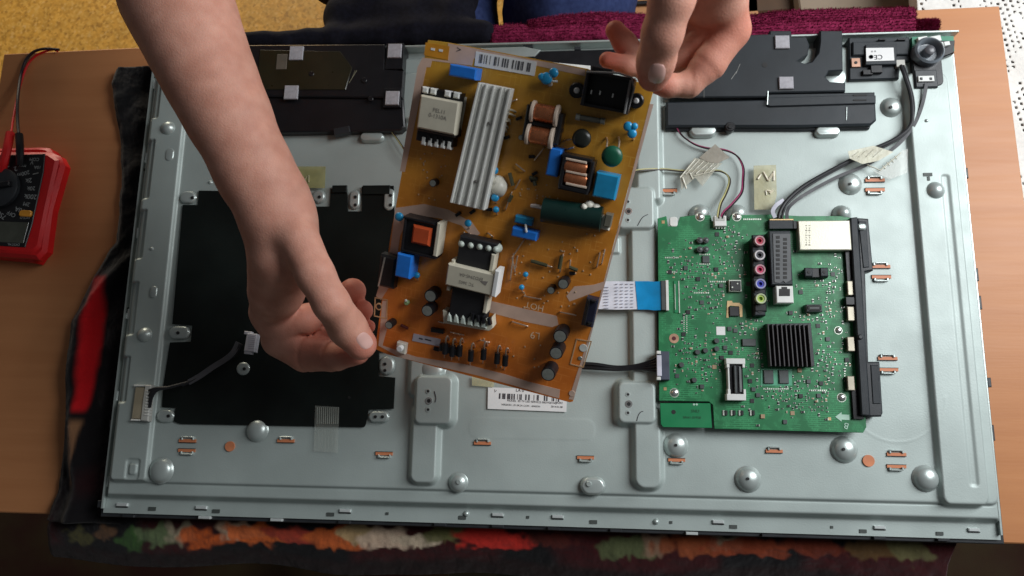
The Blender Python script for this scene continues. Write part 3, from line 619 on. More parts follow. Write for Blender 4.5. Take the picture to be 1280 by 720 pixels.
# ------------------------------------------------------------------ radio module with sticker
wm_ = thing('radio_module', 'black radio module with a white approval sticker near the top right corner', 'module', U(1099, 76, -.005))
mb = MB(); mb.pp([(1061, 47), (1137, 46), (1138, 76), (1125, 77), (1124, 98), (1062, 100)], -.010, .004, .001); obj('bracket', mb, BLK2, wm_)
mb = MB(); mb.pp([(1066, 52), (1136, 51), (1136, 68), (1066, 69)], .004, .007, .001); mb.pp([(1082, 56), (1121, 55), (1121, 80), (1082, 81)], .004, .0092, .0006); obj('cover', mb, BLK2, wm_)
mb = MB(); mb.pp([(1082.5, 60), (1117, 59.5), (1118, 75.5), (1083, 76.5)], .0092, .0096, 0); obj('sticker', mb, PAPER, wm_)
text('CE', WF, 1098, 71, 6, INK, wm_, .0099, R_(182)); text('o o', WF, 1092, 64.5, 3, INK, wm_, .0099, R_(182))
mb = MB(); c = U(1089, 71, .0099); mb.lathe(c, [(.0023, 0), (.0023, .00005), (.0018, .00006), (.0018, 0)], 20); obj('round_mark', mb, INK, wm_)
mb = MB(); mb.bp(1070, 78, 11, 11, .002, .0062); o = obj('brass_pad', mb, mat('brass_pad', (.45, .26, .18), .4, .4), wm_); k = MB(); k.cyp(1070, 78, 2, .006, .0067, 0.0001, 12); obj('screw_hole', k, DARK, o)
mb = MB(); mb.bp(1126, 79, 11, 9, .002, .0075); obj('socket', mb, mat('grey_socket', (.45, .44, .40), .4), wm_)
mb = MB(); mb.bp(1096, 86, 14, 9, .004, .0085); mb.bp(1085, 90, 12, 6, .004, .0075); obj('latch', mb, BLKG, wm_)
mb = MB(); mb.bp(1103, 49, 8, 2, .003, .0078); mb.bp(1127, 49, 10, 2, .003, .0078); obj('rib', mb, BLKG, wm_)
# ------------------------------------------------------------------ control stick module
js = thing('control_stick', 'round black control stick module with clear collar in the top right corner of the chassis', 'control module', U(1162, 75, -.005))
mb = MB(); mb.pp([(1140, 46), (1192, 45), (1193, 64), (1141, 66)], -.008, .0058, 0); obj('circuit_board', mb, mat('small_green_board', (.02, .20, .11), .4), js)
mb = MB(); mb.rr(1160, 84, 36, 46, -.012, .0065, .2); mb.pp([(1170, 50), (1194, 50), (1193, 66), (1172, 74)], -.010, .0062, .001); obj('housing', mb, BLKG, js)
c = U(1160, 65, .010)
mb = MB(); mb.lathe((c.x, c.y, 0), [(.0155, .004), (.0150, .014), (.0132, .0155), (.0120, .0145), (.0100, .008), (.004, .008)], 36); o = obj('collar', mb, mat('smoky_clear_plastic', (.14, .16, .18), .18, coat=.5), js)
mb = MB(); mb.lathe((c.x, c.y, 0), [(.0055, .006), (.0052, .015), (.0035, .0162), (.001, .0165)], 20); obj('stick', mb, mat('grey_stick', (.09, .09, .10), .3), js)
for px, py, a, b_ in ((1154, 49, 12, 7), (1170, 48, 13, 7), (1177, 57, 6, 9), (1184, 54, 7, 5)): mb = MB(); mb.bp(px, py, a, b_, .0058, .010, .15); obj('white_part', mb, WHITE, js)
mb = MB(); mb.bp(1158, 98, 28, 22, -.01, .0085, ch=.001); obj('connector_housing', mb, BLK, js)
mb = MB(); mb.bp(1158, 98, 20, 7, .0085, .0105, ch=.0004); o = obj('connector', mb, WHITE, js)
for dx in (-6, 6): k = MB(); k.bp(1158 + dx, 98, 3, 3, .0095, .0112); obj('latch', k, BLKG, o)
# ------------------------------------------------------------------ main board (green)
PCB = mat('green_circuit_board', (.004, .145, .045), .45, 0, .1, 30, coat=.1)
def traces(m, c, sc=210, wth=.06, fac=.55):
    nt = m.node_tree; N = nt.nodes; L = nt.links; b = N['Principled BSDF']; tc = N.new('ShaderNodeTexCoord'); src = b.inputs['Base Color'].links[0].from_socket
    for k, (s1, rot) in enumerate(((sc, 0), (sc * 1.7, math.pi / 2))):
        mp = N.new('ShaderNodeMapping'); mp.inputs['Rotation'].default_value = (0, 0, rot); L.new(tc.outputs['Object'], mp.inputs[0])
        br = N.new('ShaderNodeTexBrick'); br.inputs['Scale'].default_value = s1; br.inputs['Mortar Size'].default_value = wth; br.inputs['Mortar Smooth'].default_value = .3; br.inputs['Brick Width'].default_value = 1.7; br.inputs['Row Height'].default_value = .42; br.offset = .37
        L.new(mp.outputs[0], br.inputs[0])
        nz = N.new('ShaderNodeTexNoise'); nz.inputs['Scale'].default_value = 45 + 30 * k; L.new(tc.outputs['Object'], nz.inputs[0])
        rp = N.new('ShaderNodeValToRGB'); rp.color_ramp.elements[0].position = .5; rp.color_ramp.elements[1].position = .56; L.new(nz.outputs[0], rp.inputs[0])
        mu = N.new('ShaderNodeMath'); mu.operation = 'MULTIPLY'; L.new(br.outputs['Fac'], mu.inputs[0]); L.new(rp.outputs[0], mu.inputs[1])
        m2 = N.new('ShaderNodeMath'); m2.operation = 'MULTIPLY'; m2.inputs[1].default_value = fac; L.new(mu.outputs[0], m2.inputs[0])
        mx = N.new('ShaderNodeMix'); mx.data_type = 'RGBA'; L.new(m2.outputs[0], mx.inputs[0]); L.new(src, mx.inputs[6]); mx.inputs[7].default_value = (*c, 1); L.new(mx.outputs[2], b.inputs['Base Color']); src = mx.outputs[2]
traces(PCB, (.045, .34, .13), 210, .09, .6)
nt_ = PCB.node_tree
PCB2 = mat('plain_green_board', (.006, .20, .07), .4, 0, .08, 30)
zb = .0125
mbd = thing('main_board', 'green circuit board full of small parts, screwed to the right half of the chassis', 'circuit board', U(953, 405, zb - .0016))
mb = MB(); mb.pp([(822, 273), (833, 270), (835, 283), (846, 283), (850, 271), (868, 269), (888, 269), (890, 276), (912, 276), (914, 269), (960, 268), (1000, 270), (1048, 270), (1064, 272), (1070, 300), (1075, 420), (1083, 534), (1079, 541), (893, 536), (891, 506), (886, 502), (824, 501)], zb - .0016, zb); obj('board', mb, PCB, mbd)
mb = MB(); mb.pp([(825, 504), (888, 504), (890, 535), (829, 534), (826, 530)], zb - .0016, zb); obj('break_off_board', mb, PCB2, mbd)
mb = MB(); mb.cyp(842, 515, 2.8, zb - .001, zb + .0002, .0001, 14); obj('hole', mb, DARK, mbd)
CHIP = mat('chip_black', (.02, .02, .022), .4); CHIPG = mat('chip_grey', (.07, .08, .08), .35); PAD = mat('solder_pad', (.66, .70, .62), .35, .6); TAN = mat('tan_capacitor', (.40, .27, .16), .5); GOLD = mat('gold_plating', (.60, .42, .22), .35, .6)
taken = []
def P_(name, px, py, w_, h_, z0, z1, ma, par=None, rot=0., ch=.0004, keep=True, lab=None):
    mb = MB(); mb.bp(px, py, w_, h_, zb + z0, zb + z1, rot, ch)
    if keep: taken.append((px - w_ / 2 - 1, py - h_ / 2 - 1, px + w_ / 2 + 1, py + h_ / 2 + 1))
    return obj(name, mb, ma, par or mbd, label=lab)
# tuner can
TIN = mat('tin_can', (.60, .58, .48), .38, .35, .05, 30, .1, 800)
o = P_('tuner_can', 1031, 294, 65, 37, 0, .009, TIN, ch=.0008)
for i, x in enumerate((1008, 1012)):
    k = MB(); 
    for j in range(9): k.bp(x, 282 + j * 3, 2.2 - (j % 2), .9 + (j % 3) * .4, zb + .009, zb + .0092, ch=0)
    stuff(obj('printed_text', k, mat('faint_print', (.35, .33, .27), .6), o))
# scart socket with two staggered columns of pin holes
o = P_('scart_socket', 976, 322, 27, 68, 0, .013, BLK2, ch=.001)
k = MB(); k.pp([(966, 292), (988, 292), (989, 350), (982, 354), (979, 351), (975, 354), (968, 353)], zb + .013, zb + .0136, .0002); obj('shroud', k, mat('grey_shroud', (.075, .08, .085), .4), o)
k = MB()
for i in range(10):
    k.bp(972.5, 296.5 + i * 5.6, 4.6, 3.4, zb + .0136, zb + .0139, ch=0); k.bp(981.5, 299 + i * 5.3, 4.6, 3.4, zb + .0136, zb + .0139, ch=0)
stuff(obj('pin_hole', k, DARK, o))
# ribbon headers
o = P_('ribbon_socket', 977, 280, 31, 12, 0, .006, BLK2); P_('latch', 977, 274.5, 30, 2, .001, .0064, GOLD, o, keep=False)
P_('connector_end', 994, 281, 5, 10, 0, .0066, BLKG, o, keep=False)
# audio/video jacks
o0 = P_('jack_housing', 949, 343, 15, 92, 0, .012, BLKG, ch=.001)
for px, py, c, nm in ((950, 300.5, (.45, .02, .06), 'red'), (950, 318.5, (.62, .58, .60), 'white'), (950.5, 336.5, (.48, .02, .10), 'dark pink'), (951, 354.5, (.03, .04, .42), 'blue'), (951.5, 373, (.38, .52, .08), 'green and yellow')):
    k = MB(); k.bp(px - 2, py, 15, 14, zb + .010, zb + .0135, ch=.001); ob = obj('jack_block', k, BLK2, mbd)
    c0 = U(px, py, zb + .018); k = MB(); k.lathe((c0.x, c0.y, zb), [(.0052, .0135), (.0052, .017), (.0047, .0175), (.0036, .0174), (.0033, .0135)], 24)
    obj('jack_ring', k, mat('jack_' + nm.replace(' ', '_'), tuple(min(1, a * .45 + .27) for a in c), .35), ob, label=nm + ' ringed round jack')
    k = MB(); k.lathe((c0.x, c0.y, zb), [(.0036, .0130), (.0036, .0168), (.0019, .0168), (.0019, .0140), (.0005, .0140)], 20); obj('jack_core', k, mat('core_' + nm.replace(' ', '_'), c if nm != 'white' else (.03, .03, .04), .4), ob)
k = MB(); k.bp(950, 388.5, 14, 12, zb, zb + .011, ch=.001); ob = obj('audio_jack', k, BLK2, mbd); k = MB(); k.cyp(950, 388.5, 3.2, zb + .009, zb + .0114, .0001, 16); obj('hole', k, DARK, ob); taken.append((941, 380, 958, 396))
# network socket
o = P_('network_socket', 981, 368, 21.5, 21.5, 0, .012, WHITE, ch=.0008); k = MB(); k.pp([(974, 361), (977, 361), (977, 358.5), (984, 358.5), (984, 361), (987.5, 361), (987.5, 370), (974, 370)], zb + .0118, zb + .0123, 0); obj('opening', k, DARK, o)
# twin small jacks, side-ways socket, chip heat sink
o = P_('optical_socket', 1021, 341, 27, 12, 0, .007, BLKG, ch=.0006)
for dx in (-10, 9.5): k = MB(); k.bp(1021 + dx, 340, 10, 11, zb + .007, zb + .0092, ch=.0008); q = obj('block', k, BLK2, o); k = MB(); k.cyp(1021 + dx, 340, 2, zb + .009, zb + .0096, .0001, 10); obj('hole', k, DARK, q)
o = P_('hdmi_socket', 1018, 385, 20, 9.5, 0, .0075, CHIPG, ch=.001); k = MB(); k.rr(1018, 385, 17, 6.5, zb + .0075, zb + .0078, .3); obj('opening', k, DARK, o); k = MB(); k.bp(1018, 385, 12, 1.6, zb + .0078, zb + .0083, ch=0); obj('tongue', k, CHIPG, o)
o = P_('heat_sink', 987.5, 431, 57, 54, 0, .004, BLK, rot=R_(1.5), ch=.0003)
for i in range(10): k = MB(); k.bp(962 + i * 5.62, 431 + .1 * i, 1.6, 53, zb + .004, zb + .013, R_(1.5), .0002); obj('fin', k, mat('black_fin', (.045, .042, .045), .4) if i == 0 else bpy.data.materials['black_fin'], o)
# chips
for a in ((961, 471, 12, 17), (980, 471, 12, 17)): P_('memory_chip', *a, 0, .0022, CHIPG)
k = MB(); k.pp([(951, 461), (990, 461), (990, 482), (951, 482)], zb + .0001, zb + .0003, 0); obj('footprint', k, mat('footprint_green', (.08, .34, .20), .4), mbd)
o = P_('shielded_chip', 919, 357, 16, 15, 0, .004, PAD, ch=.0006); P_('cover', 919.5, 357, 13, 12, .004, .0052, CHIP, o, keep=False); k = MB(); k.cyp(922, 354.5, 1, zb + .0052, zb + .0056, .0001, 8); k.cyp(915.5, 359, 1, zb + .0052, zb + .0056, .0001, 8); obj('dimple', k, PAD, o)
k = MB(); k.pp([(909, 376), (915, 376), (916, 378.5), (924, 378.5), (928, 382), (928, 396), (925, 396.5), (924, 383), (912, 382), (911, 397), (908, 397)], zb + .0001, zb + .0006, 0); obj('gold_frame', k, GOLD, mbd); taken.append((906, 374, 930, 399)); P_('square_chip', 918, 389, 12, 12, 0, .0025, CHIP)
P_('square_chip', 882.5, 324, 9, 9, 0, .0018, CHIPG); P_('flash_chip', 936.5, 428, 17, 9, 0, .0022, CHIPG); P_('flash_chip', 958, 500, 1, 1, 0, .001, CHIP)
for dx, dy in ((0, 0), (7.5, 0), (0, 11.5), (7.5, 11.5)): k = MB(); k.cyp(875 + dx, 300 + dy, 4.1, zb, zb + .0045, .0007, 14); k.dome(875 + dx, 300 + dy, 2.4, zb + .0045, .0008, 10); obj('coil', k, CHIPG, mbd)
taken.append((869, 294, 889, 318))
for px, py in ((852, 456), (872, 440), (896, 426), (896, 436), (868, 475), (882, 438)): k = MB(); k.cyp(px, py, 3.4, zb, zb + .003, .0005, 12); obj('coil', k, CHIPG, mbd); taken.append((px - 4, py - 4, px + 4, py + 4))
# board-to-board socket with white frame
o = P_('tall_socket', 920, 474, 18, 44, 0, .006, BLKG, ch=.0008)
for q in (P_('end_cap', 919.5, 451.5, 24, 7, 0, .0092, WHITE, o), P_('end_cap', 920.5, 496.5, 24, 8, 0, .0092, WHITE, o)): pass
k = MB(); k.bp(910, 455, 3.5, 9, zb, zb + .0088); k.bp(929.5, 455, 3, 9, zb, zb + .0088); k.bp(911.5, 491, 3.5, 9, zb, zb + .0088); k.bp(931, 491, 3, 9, zb, zb + .0088); k.bp(911, 474, 2, 34, zb, zb + .008); obj('frame', k, WHITE, o)
k = MB(); k.bp(919.5, 474, 2.6, 34, zb + .006, zb + .0095, ch=.0003); obj('contact_bar', k, CHIPG, o); k = MB(); k.bp(925.5, 474, 3, 32, zb + .006, zb + .0075, ch=.0003); obj('contact_bar', k, mat('contact_grey', (.16, .17, .17), .4), o)
# left edge sockets
o = P_('harness_socket', 829.5, 457, 15, 36, 0, .007, mat('slate_socket', (.06, .07, .10), .4), ch=.0008); P_('shell', 824, 457, 6, 26, .007, .0085, mat('lilac_white', (.58, .58, .66), .45), o, keep=False)
for y in (440.5, 473): P_('ear', 823.5, y, 5, 4, .002, .009, WHITE, o, keep=False)
o = P_('flat_cable_socket', 831, 369, 9, 37, 0, .0045, CHIPG); P_('latch', 834, 369, 3.6, 38, 0, .0052, WHITE, o, keep=False)
o = P_('slim_socket', 846, 371, 7, 40, 0, .0008, PCB2, ch=.0002); k = MB(); k.bp(849, 371, 1.2, 40, zb + .0008, zb + .0014, ch=0); k.bp(844, 371, .8, 32, zb + .0008, zb + .0013, ch=0); obj('contact_strip', k, PAD, o)
o = P_('speaker_socket', 900.5, 276, 15, 13, 0, .0065, WHITE, ch=.0005)
for i in range(4): k = MB(); k.bp(895.5 + i * 3.4, 284, 1.6, 3.4, zb, zb + .003, ch=0); obj('pin', k, PAD, o)
k = MB(); k.bp(900.5, 273.5, 11, 5, zb + .0065, zb + .0068, ch=0); obj('recess', k, mat('shade_white', (.45, .46, .42), .5), o)
P_('data_sticker', 901, 413.5, 11, 10.5, .0, .0003, PAPER, ch=0)
# right-hand edge sockets under the bracket
TANS = mat('socket_shell', (.42, .38, .30), .35, .5)
for py in (360, 392, 430, 479): o = P_('side_socket', 1064, py, 9, 18, 0, .006, TANS, ch=.0006); P_('opening', 1059.5, py, 3, 13, .0005, .0045, CHIP, o, keep=False)
P_('plug_socket', 1063, 376, 11, 10, 0, .007, BLKG); P_('black_filler', 1062, 330, 9, 46, 0, .004, BLKG); P_('black_filler', 1072, 505, 13, 38, 0, .003, BLKG)
# screws with plated rings
for px, py in ((875, 271), (921, 271), (843, 491), (1052, 497), (1048, 413)):
    r = 4.6 if (px, py) != (1048, 413) else 4; h = zb
    k = MB(); k.cyp(px, py, r + 1.3, zb - .001, zb + .0002, .0001, 20); q = obj('plated_ring', k, PAD, mbd)
    k = MB(); k.dome(px, py, r, zb + .0002, .002, 18); s = obj('screw', k, CHROME, q, ang=80); k2 = MB(); k2.bp(px, py, r * .9, 1, zb + .002, zb + .0024, .4, 0); k2.bp(px, py, 1, r * .9, zb + .002, zb + .0024, .4, 0); taken.append((px - 6, py - 6, px + 6, py + 6))
    if py == 271:
        b0 = MB(); b0.dome(px, py - 3, 12, -.0002, .0108, 20); obj('mounting_boss', b0, STEEL2, tv, ang=80)
boss(1052, 268, 11, .0105)
k = MB(); k.cyp(842.5, 423, 6.2, zb - .001, zb + .0003, .0001, 24); q = obj('copper_ring', k, mat('copper_ring', (.55, .33, .22), .35, .4), mbd); k = MB(); k.cyp(842.5, 423, 2.6, zb - .001, zb + .0006, .0001, 14); obj('hole', k, mat('dark_red_hole', (.08, .005, .01), .5), q); taken.append((835, 416, 850, 430))
k = MB(); k.rr(842, 277, 10, 12, zb - .001, zb + .0004, .3); obj('corner_clip', k, WHITE, mbd)
for px, py in ((829, 277.5), (831.5, 486), (1037, 523.5)): k = MB(); k.bp(px, py, 3.8, 3.8, zb, zb + .0003, ch=0); obj('gold_mark', k, GOLD, mbd)
# white arrow and B mark
WPR = mat('white_print', (.42, .62, .50), .5)
k = MB(); k.pp([(1044, 521), (1052, 515), (1052, 518), (1061.5, 518.5), (1062, 525), (1052, 524.5), (1052, 527)], zb + .0001, zb + .0004, 0); obj('printed_arrow', k, WPR, mbd); text('B', WF, 1058, 532, 8, WPR, mbd, zb + .0004, R_(160)); taken.append((1040, 510, 1066, 540)); taken.append((892, 524, 893, 526))
text('BN41-01958', WF, 865, 522, 3.2, mat('dim_green_print', (.01, .09, .035), .5), mbd, zb + .0003); text('SNU', WF, 869, 514, 4, bpy.data.materials['dim_green_print'], mbd, zb + .0003); k = MB(); k.bp(867.5, 505.5, 2.4, 2.4, zb, zb + .0003, .78, 0); k.bp(871, 505.5, 2.4, 2.4, zb, zb + .0003, .78, 0); obj('white_mark', k, WPR, mbd)
# row of small capacitors at the bottom
for px in (908, 918, 928, 942): P_('chip_capacitor', px, 516, 3.2, 6, 0, .0022, CHIP, ch=.0002); k = MB(); k.bp(px - 3.2, 516, 2.4, 6.5, zb, zb + .0012, ch=0); obj('solder_end', k, PAD, mbd)
# capacitors, resistors too small to pick apart
groups = {'black': MB(), 'tan': MB(), 'pad': MB(), 'grey': MB()}
def free(px, py, w_, h_):
    for a, b, c, d in taken:
        if px + w_ / 2 > a and px - w_ / 2 < c and py + h_ / 2 > b and py - h_ / 2 < d: return False
    return 826 < px < 1066 and 274 < py < 532 and not (px < 893 and py > 498)
rr_ = random.Random(11)
dens = [(880, 345, 45, 30, 80), (885, 375, 30, 22, 55), (865, 450, 34, 30, 95), (895, 440, 22, 20, 35), (1000, 500, 45, 22, 85), (1035, 345, 25, 20, 40), (1035, 395, 20, 22, 30), (1035, 450, 25, 30, 60), (910, 300, 20, 22, 40), (935, 460, 16, 40, 45), (860, 330, 26, 30, 40), (1000, 395, 30, 10, 25), (1020, 480, 30, 16, 35), (930, 410, 18, 14, 20), (950, 440, 130, 130, 110), (960, 490, 30, 12, 26)]
for cx, cy, sx, sy, n in dens:
    for _ in range(int(n * 1.9)):
        px, py = rr_.gauss(cx, sx * .5), rr_.gauss(cy, sy * .5); w_, h_ = rr_.choice(((3, 1.6), (1.6, 3), (2.2, 1.3), (1.3, 2.2), (4, 2.4), (5, 5), (2.4, 4)))
        if not free(px, py, w_ + 2, h_ + 2): continue
        taken.append((px - w_ / 2 - .3, py - h_ / 2 - .3, px + w_ / 2 + .3, py + h_ / 2 + .3)); q = rr_.random(); h = .0006 + .0009 * rr_.random() * (w_ > 3) 
        groups['black' if q < .5 else 'tan' if q < .68 else 'grey'].bp(px, py, w_ * .62 if w_ > h_ else w_, h_ * .62 if h_ > w_ else h_, zb, zb + h, ch=0)
        groups['pad'].bp(px, py, w_, h_, zb, zb + h * .6, ch=0)
for i in range(14):     # pads in rows (through-hole and chip legs)
    px, py, n, dx, dy = rr_.choice(((835, 322, 8, 2.2, 0), (852, 345, 6, 2.2, 0), (930, 275, 10, 2.2, 0), (858, 395, 1, 0, 2.4), (897, 340, 8, 2.3, 0), (874, 332, 6, 2.4, 0), (874, 317.5, 6, 2.4, 0), (870, 365, 9, 2.2, 0), (1056, 445, 1, 0, 2)))
for px, py, n, dx, dy in ((832, 322, 8, 2.2, 0), (834, 340, 6, 2.2, 0), (930, 274, 10, 2.3, 0), (857, 392, 1, 0, 0), (888, 352, 10, 2.3, 0), (875, 330, 6, 2.4, 0), (875, 318, 6, 2.4, 0), (868, 366, 9, 2.2, 0), (1058, 448, 4, 0, 3), (1056, 464, 5, 0, 3), (1012, 488, 10, 2.3, 0), (955, 486, 14, 2.3, 0), (1022, 500, 1, 0, 0), (855, 395, 9, 0, 2.6), (858.5, 395, 9, 0, 2.6)):
    for i in range(n): groups['pad'].bp(px + dx * i, py + dy * i, 1.3, 1.8 if dx else 1.3, zb, zb + .0003, ch=0)
for nm, ma in (('black', CHIP), ('tan', TAN), ('pad', PAD), ('grey', CHIPG)): stuff(obj('surface_mount_parts', groups[nm], ma, mbd))
# dark bracket on the right edge
br = thing('side_bracket', 'long black plastic bracket along the right edge of the green board', 'bracket', U(1085, 395, .0))
mb = MB(); mb.pp([(1063, 272), (1072, 271), (1088, 520), (1077, 519)], .002, .021, .001); obj('wall', mb, BLK2, br)
mb = MB(); mb.pp([(1071, 272), (1086, 273), (1092, 338), (1082, 340), (1086, 452), (1100, 452), (1104, 516), (1102, 521), (1086, 521), (1078, 400)], .002, .017, .0015); obj('rail', mb, BLK, br)
for q in ([(1073, 276), (1083, 277), (1087, 334), (1079, 335)], [(1088, 456), (1098, 456), (1101, 505), (1091, 505)]): mb = MB(); mb.pp(q, .017, .0178, .0008); obj('ridge', mb, BLK2, br)
mb = MB(); mb.rr(1078, 283, 11, 8, .016, .0205, .4, 0, .0015); obj('bright_clip', mb, STEEL2, br)
mb = MB(); mb.cyp(1076, 421, 3.5, .017, .023, .001, 12); obj('peg', mb, BLK, br)
# ------------------------------------------------------------------ cables
def ribbon(F, pts, w_, t_=.0006, up=None): mb = MB(F); mb.sweep([F.at(*p) for p in pts], [(-w_ / 2, -t_ / 2), (w_ / 2, -t_ / 2), (w_ / 2, t_ / 2), (-w_ / 2, t_ / 2)], sub=8); return mb
CAB = mat('black_ribbon', (.014, .014, .017), .5, 0, .2, 200)
mb = MB(); mb.tp([(1126, 82, .009), (1131, 96, .013), (1138, 118, .010), (1140, 140, .009), (1137, 158, .008), (1118, 174, .008), (1085, 189, .008), (1040, 212, .009), (1005, 232, .011), (984, 250, .015), (975, 264, .018), (973, 273, .018)], .0018, 8); mb.tp([(1129, 82, .008), (1135, 100, .010), (1141, 122, .008), (1142, 142, .007), (1136, 162, .0065), (1112, 180, .006), (1080, 194, .006), (1034, 218, .007), (1002, 238, .010), (983, 256, .014), (977, 273, .018)], .0014, 8)
tag(obj('black_cable', mb, CAB), 'thick black double cable from the radio module to the top of the green board', 'cable')
mb = ribbon(WF, [(1158, 104, .0098), (1155, 122, .008), (1149, 142, .006), (1140, 160, .005), (1120, 183, .005), (1085, 205, .005), (1045, 222, .006), (1008, 242, .009), (990, 255, .014), (984, 264, .018), (984, 274, .018)], .0034, .0009); tag(obj('flat_cable', mb, mat('grey_ribbon', (.028, .028, .034), .5)), 'thin dark flat cable from the control stick module to the top of the green board', 'cable')
mb = ribbon(WF, [(969, 272, .0185), (966, 264, .020), (971, 256, .017), (980, 250, .0145)], .004, .0006); tag(obj('light_cable', mb, mat('lilac_ribbon', (.45, .45, .52), .4)), 'short pale lilac flat lead bending into the black header of the green board', 'cable')
def pair(name, c1, c2, pts, label):
    m1 = MB(); m1.tp(pts, .00085, 7); T = thing(name, label, 'cable', U(*pts[0]))
    obj('wire', m1, c1, T); m2 = MB(); m2.tp([(a + 1.6, b + 1.3, c + .0004 * (i % 2)) for i, (a, b, c) in enumerate(pts)], .00085, 7); obj('wire', m2, c2, T)
MAG = mat('magenta_wire', (.30, .04, .12), .4); BW = mat('black_wire', (.02, .012, .015), .4); YW = mat('yellow_wire', (.46, .44, .20), .4); BR = mat('brown_black_wire', (.04, .03, .025), .4)
pair('speaker_wires', MAG, BW, [(846, 160, .004), (853, 170, .004), (868, 180, .004), (885, 185, .004), (905, 187, .0045), (920, 194, .005), (928, 208, .006), (928, 225, .006), (926, 240, .008), (915, 254, .014), (904, 265, .0185), (901, 272, .0185)], 'magenta and black twisted wires curving from the speaker down to the green board')
pair('speaker_wires', YW, BR, [(780, 217, .014), (800, 212, .013), (828, 211, .006), (850, 213, .004), (880, 214, .004), (898, 213, .004), (909, 219, .0045), (911, 228, .005), (906, 242, .007), (900, 254, .013), (897, 268, .0185), (897, 272, .0185)], 'yellow and dark wires running right from under the held board to the green board')
pair('loose_wires', YW, BW, [(486, 158, .004), (490, 165, .005), (497, 175, .006), (506, 188, .007), (520, 205, .007)], 'short yellow and black wires leaving the left speaker toward the held board')
mb = MB()
for i in range(5): mb.tp([(690, 452 + i * 1.6, .008), (740, 454 + i * 1.8, .010 + (i % 2) * .0015), (772, 458 + i * 1.2, .010), (800, 455 + i * 1.6, .012), (824, 446 + i * 4.6, .0165)], .0010, 6)
tag(obj('wire_harness', mb, BLKG), 'bundle of thin black wires entering the left edge of the green board', 'wire bundle')
# flat white cable with blue end
ffc = thing('ribbon_cable', 'wide white flat ribbon cable with a bright blue end plugged into the green board', 'ribbon cable', U(790, 370, .006))
def strip(pts0, pts1, th, name, ma):
    A = [U(*p) for p in pts0]; B = [U(*p) for p in pts1]; mb = MB(); n = len(A); vs = []
    for a, b in zip(A, B): vs += [a, b, b - Vector((0, 0, th)), a - Vector((0, 0, th))]
    fs = [(0, 1, 2, 3), tuple(range(4 * n - 4, 4 * n))]
    for i in range(n - 1):
        for k in range(4): l = (k + 1) % 4; fs.append((i * 4 + k, i * 4 + l, i * 4 + 4 + l, i * 4 + 4 + k))
    mb.add(vs, fs); return obj(name, mb, ma, ffc)
strip([(690, 352, .008), (740, 352, .0095), (770, 351.5, .011), (797, 352, .0115)], [(690, 386, .008), (740, 386, .0095), (770, 387, .011), (799, 386.5, .0115)], .0004, 'white_band', mat('white_ffc', (.70, .72, .80), .4))
strip([(794, 351.5, .0119), (810, 351.5, .0125), (818, 352, .014), (829, 351.5, .0165)], [(797, 387, .0119), (810, 387, .0125), (818, 388, .014), (829, 387.5, .0165)], .0004, 'blue_end', mat('blue_ffc_end', (.005, .28, .62), .35))
k = MB()
for c in range(4):
    for i in range(8): k.bp(771 + c * 6.4, 355 + i * 4.1, 3.4, .8, .0119, .0123, 0, 0)
stuff(obj('printed_dashes', k, mat('grey_dashes', (.35, .37, .45), .5), ffc))
k = MB()
for i in range(8): k.bp(758, 359 + i * 3.7, 6, .7, .0112, .0117, 0, 0)
stuff(obj('printed_dashes', k, bpy.data.materials['grey_dashes'], ffc))
# left connector pair and its black lead
lc = thing('panel_connector', 'beige and white many-pin connector on the lower left of the chassis', 'connector', U(175, 503, .004))
mb = MB(); mb.pp([(169, 484), (182, 484), (178, 524), (164, 523)], .004, .009, .0008); obj('beige_shell', mb, mat('beige_shell', (.34, .29, .20), .45), lc)
mb = MB(); mb.pp([(181, 481), (189, 481), (187, 492), (186, 514), (185, 527), (175, 526), (178, 500)], .004, .011, .001); obj('white_plug', mb, mat('dull_white', (.50, .50, .46), .45), lc)
for i in range(9): mb = MB(); mb.bp(185.5 - i * .35, 489 + i * 3.7, 5, 1.5, .006, .0122, 0, .0002); obj('pin', mb, WHITE, lc)
mb = MB(); mb.bp(175, 482, 16, 2, .004, .0096); mb.bp(169, 525, 12, 2, .004, .0096); obj('frame', mb, WHITE, lc)
lead = thing('black_lead', 'black sleeved lead from the beige connector over the black sheet to a white plug', 'cable', U(240, 475, .005))
mb = MB(); 
for i in range(4): mb.tp([(187, 488 + i * 7, .011), (190, 487 + i * 3, .014), (197, 485 + i * .8, .015), (212, 484, .013), (235, 478, .010)], .0017, 7)
mb.tp([(228, 481, .010), (245, 474, .009), (262, 463, .009), (280, 452, .010), (293, 443, .012), (301, 430, .014)], .0022, 8); obj('sleeve', mb, CAB, lead)
mb = ribbon(WF, [(236, 478, .0105), (250, 470, .0105), (266, 459, .0108), (282, 449, .012), (292, 440, .014), (298, 428, .015)], .006, .0012); obj('flat_wires', mb, mat('grey_flat_wires', (.10, .10, .11), .4), lead)
pl = MB(); pl.bp(313, 428, 13, 23, .012, .020, R_(-5), .0008); q = obj('plug', pl, mat('pale_lilac_plug', (.60, .61, .66), .45), lead)
for y in (416, 440.5): k = MB(); k.bp(309.5, y, 9, 4, .013, .0185, R_(-5), .0005); obj('ear', k, bpy.data.materials['pale_lilac_plug'], q)
k = MB()
for i in range(7): k.bp(314, 420 + i * 2.6, 8, .7, .020, .0203, R_(-5), 0)
stuff(obj('contact_marks', k, mat('mark_grey', (.38, .39, .44), .5), q))
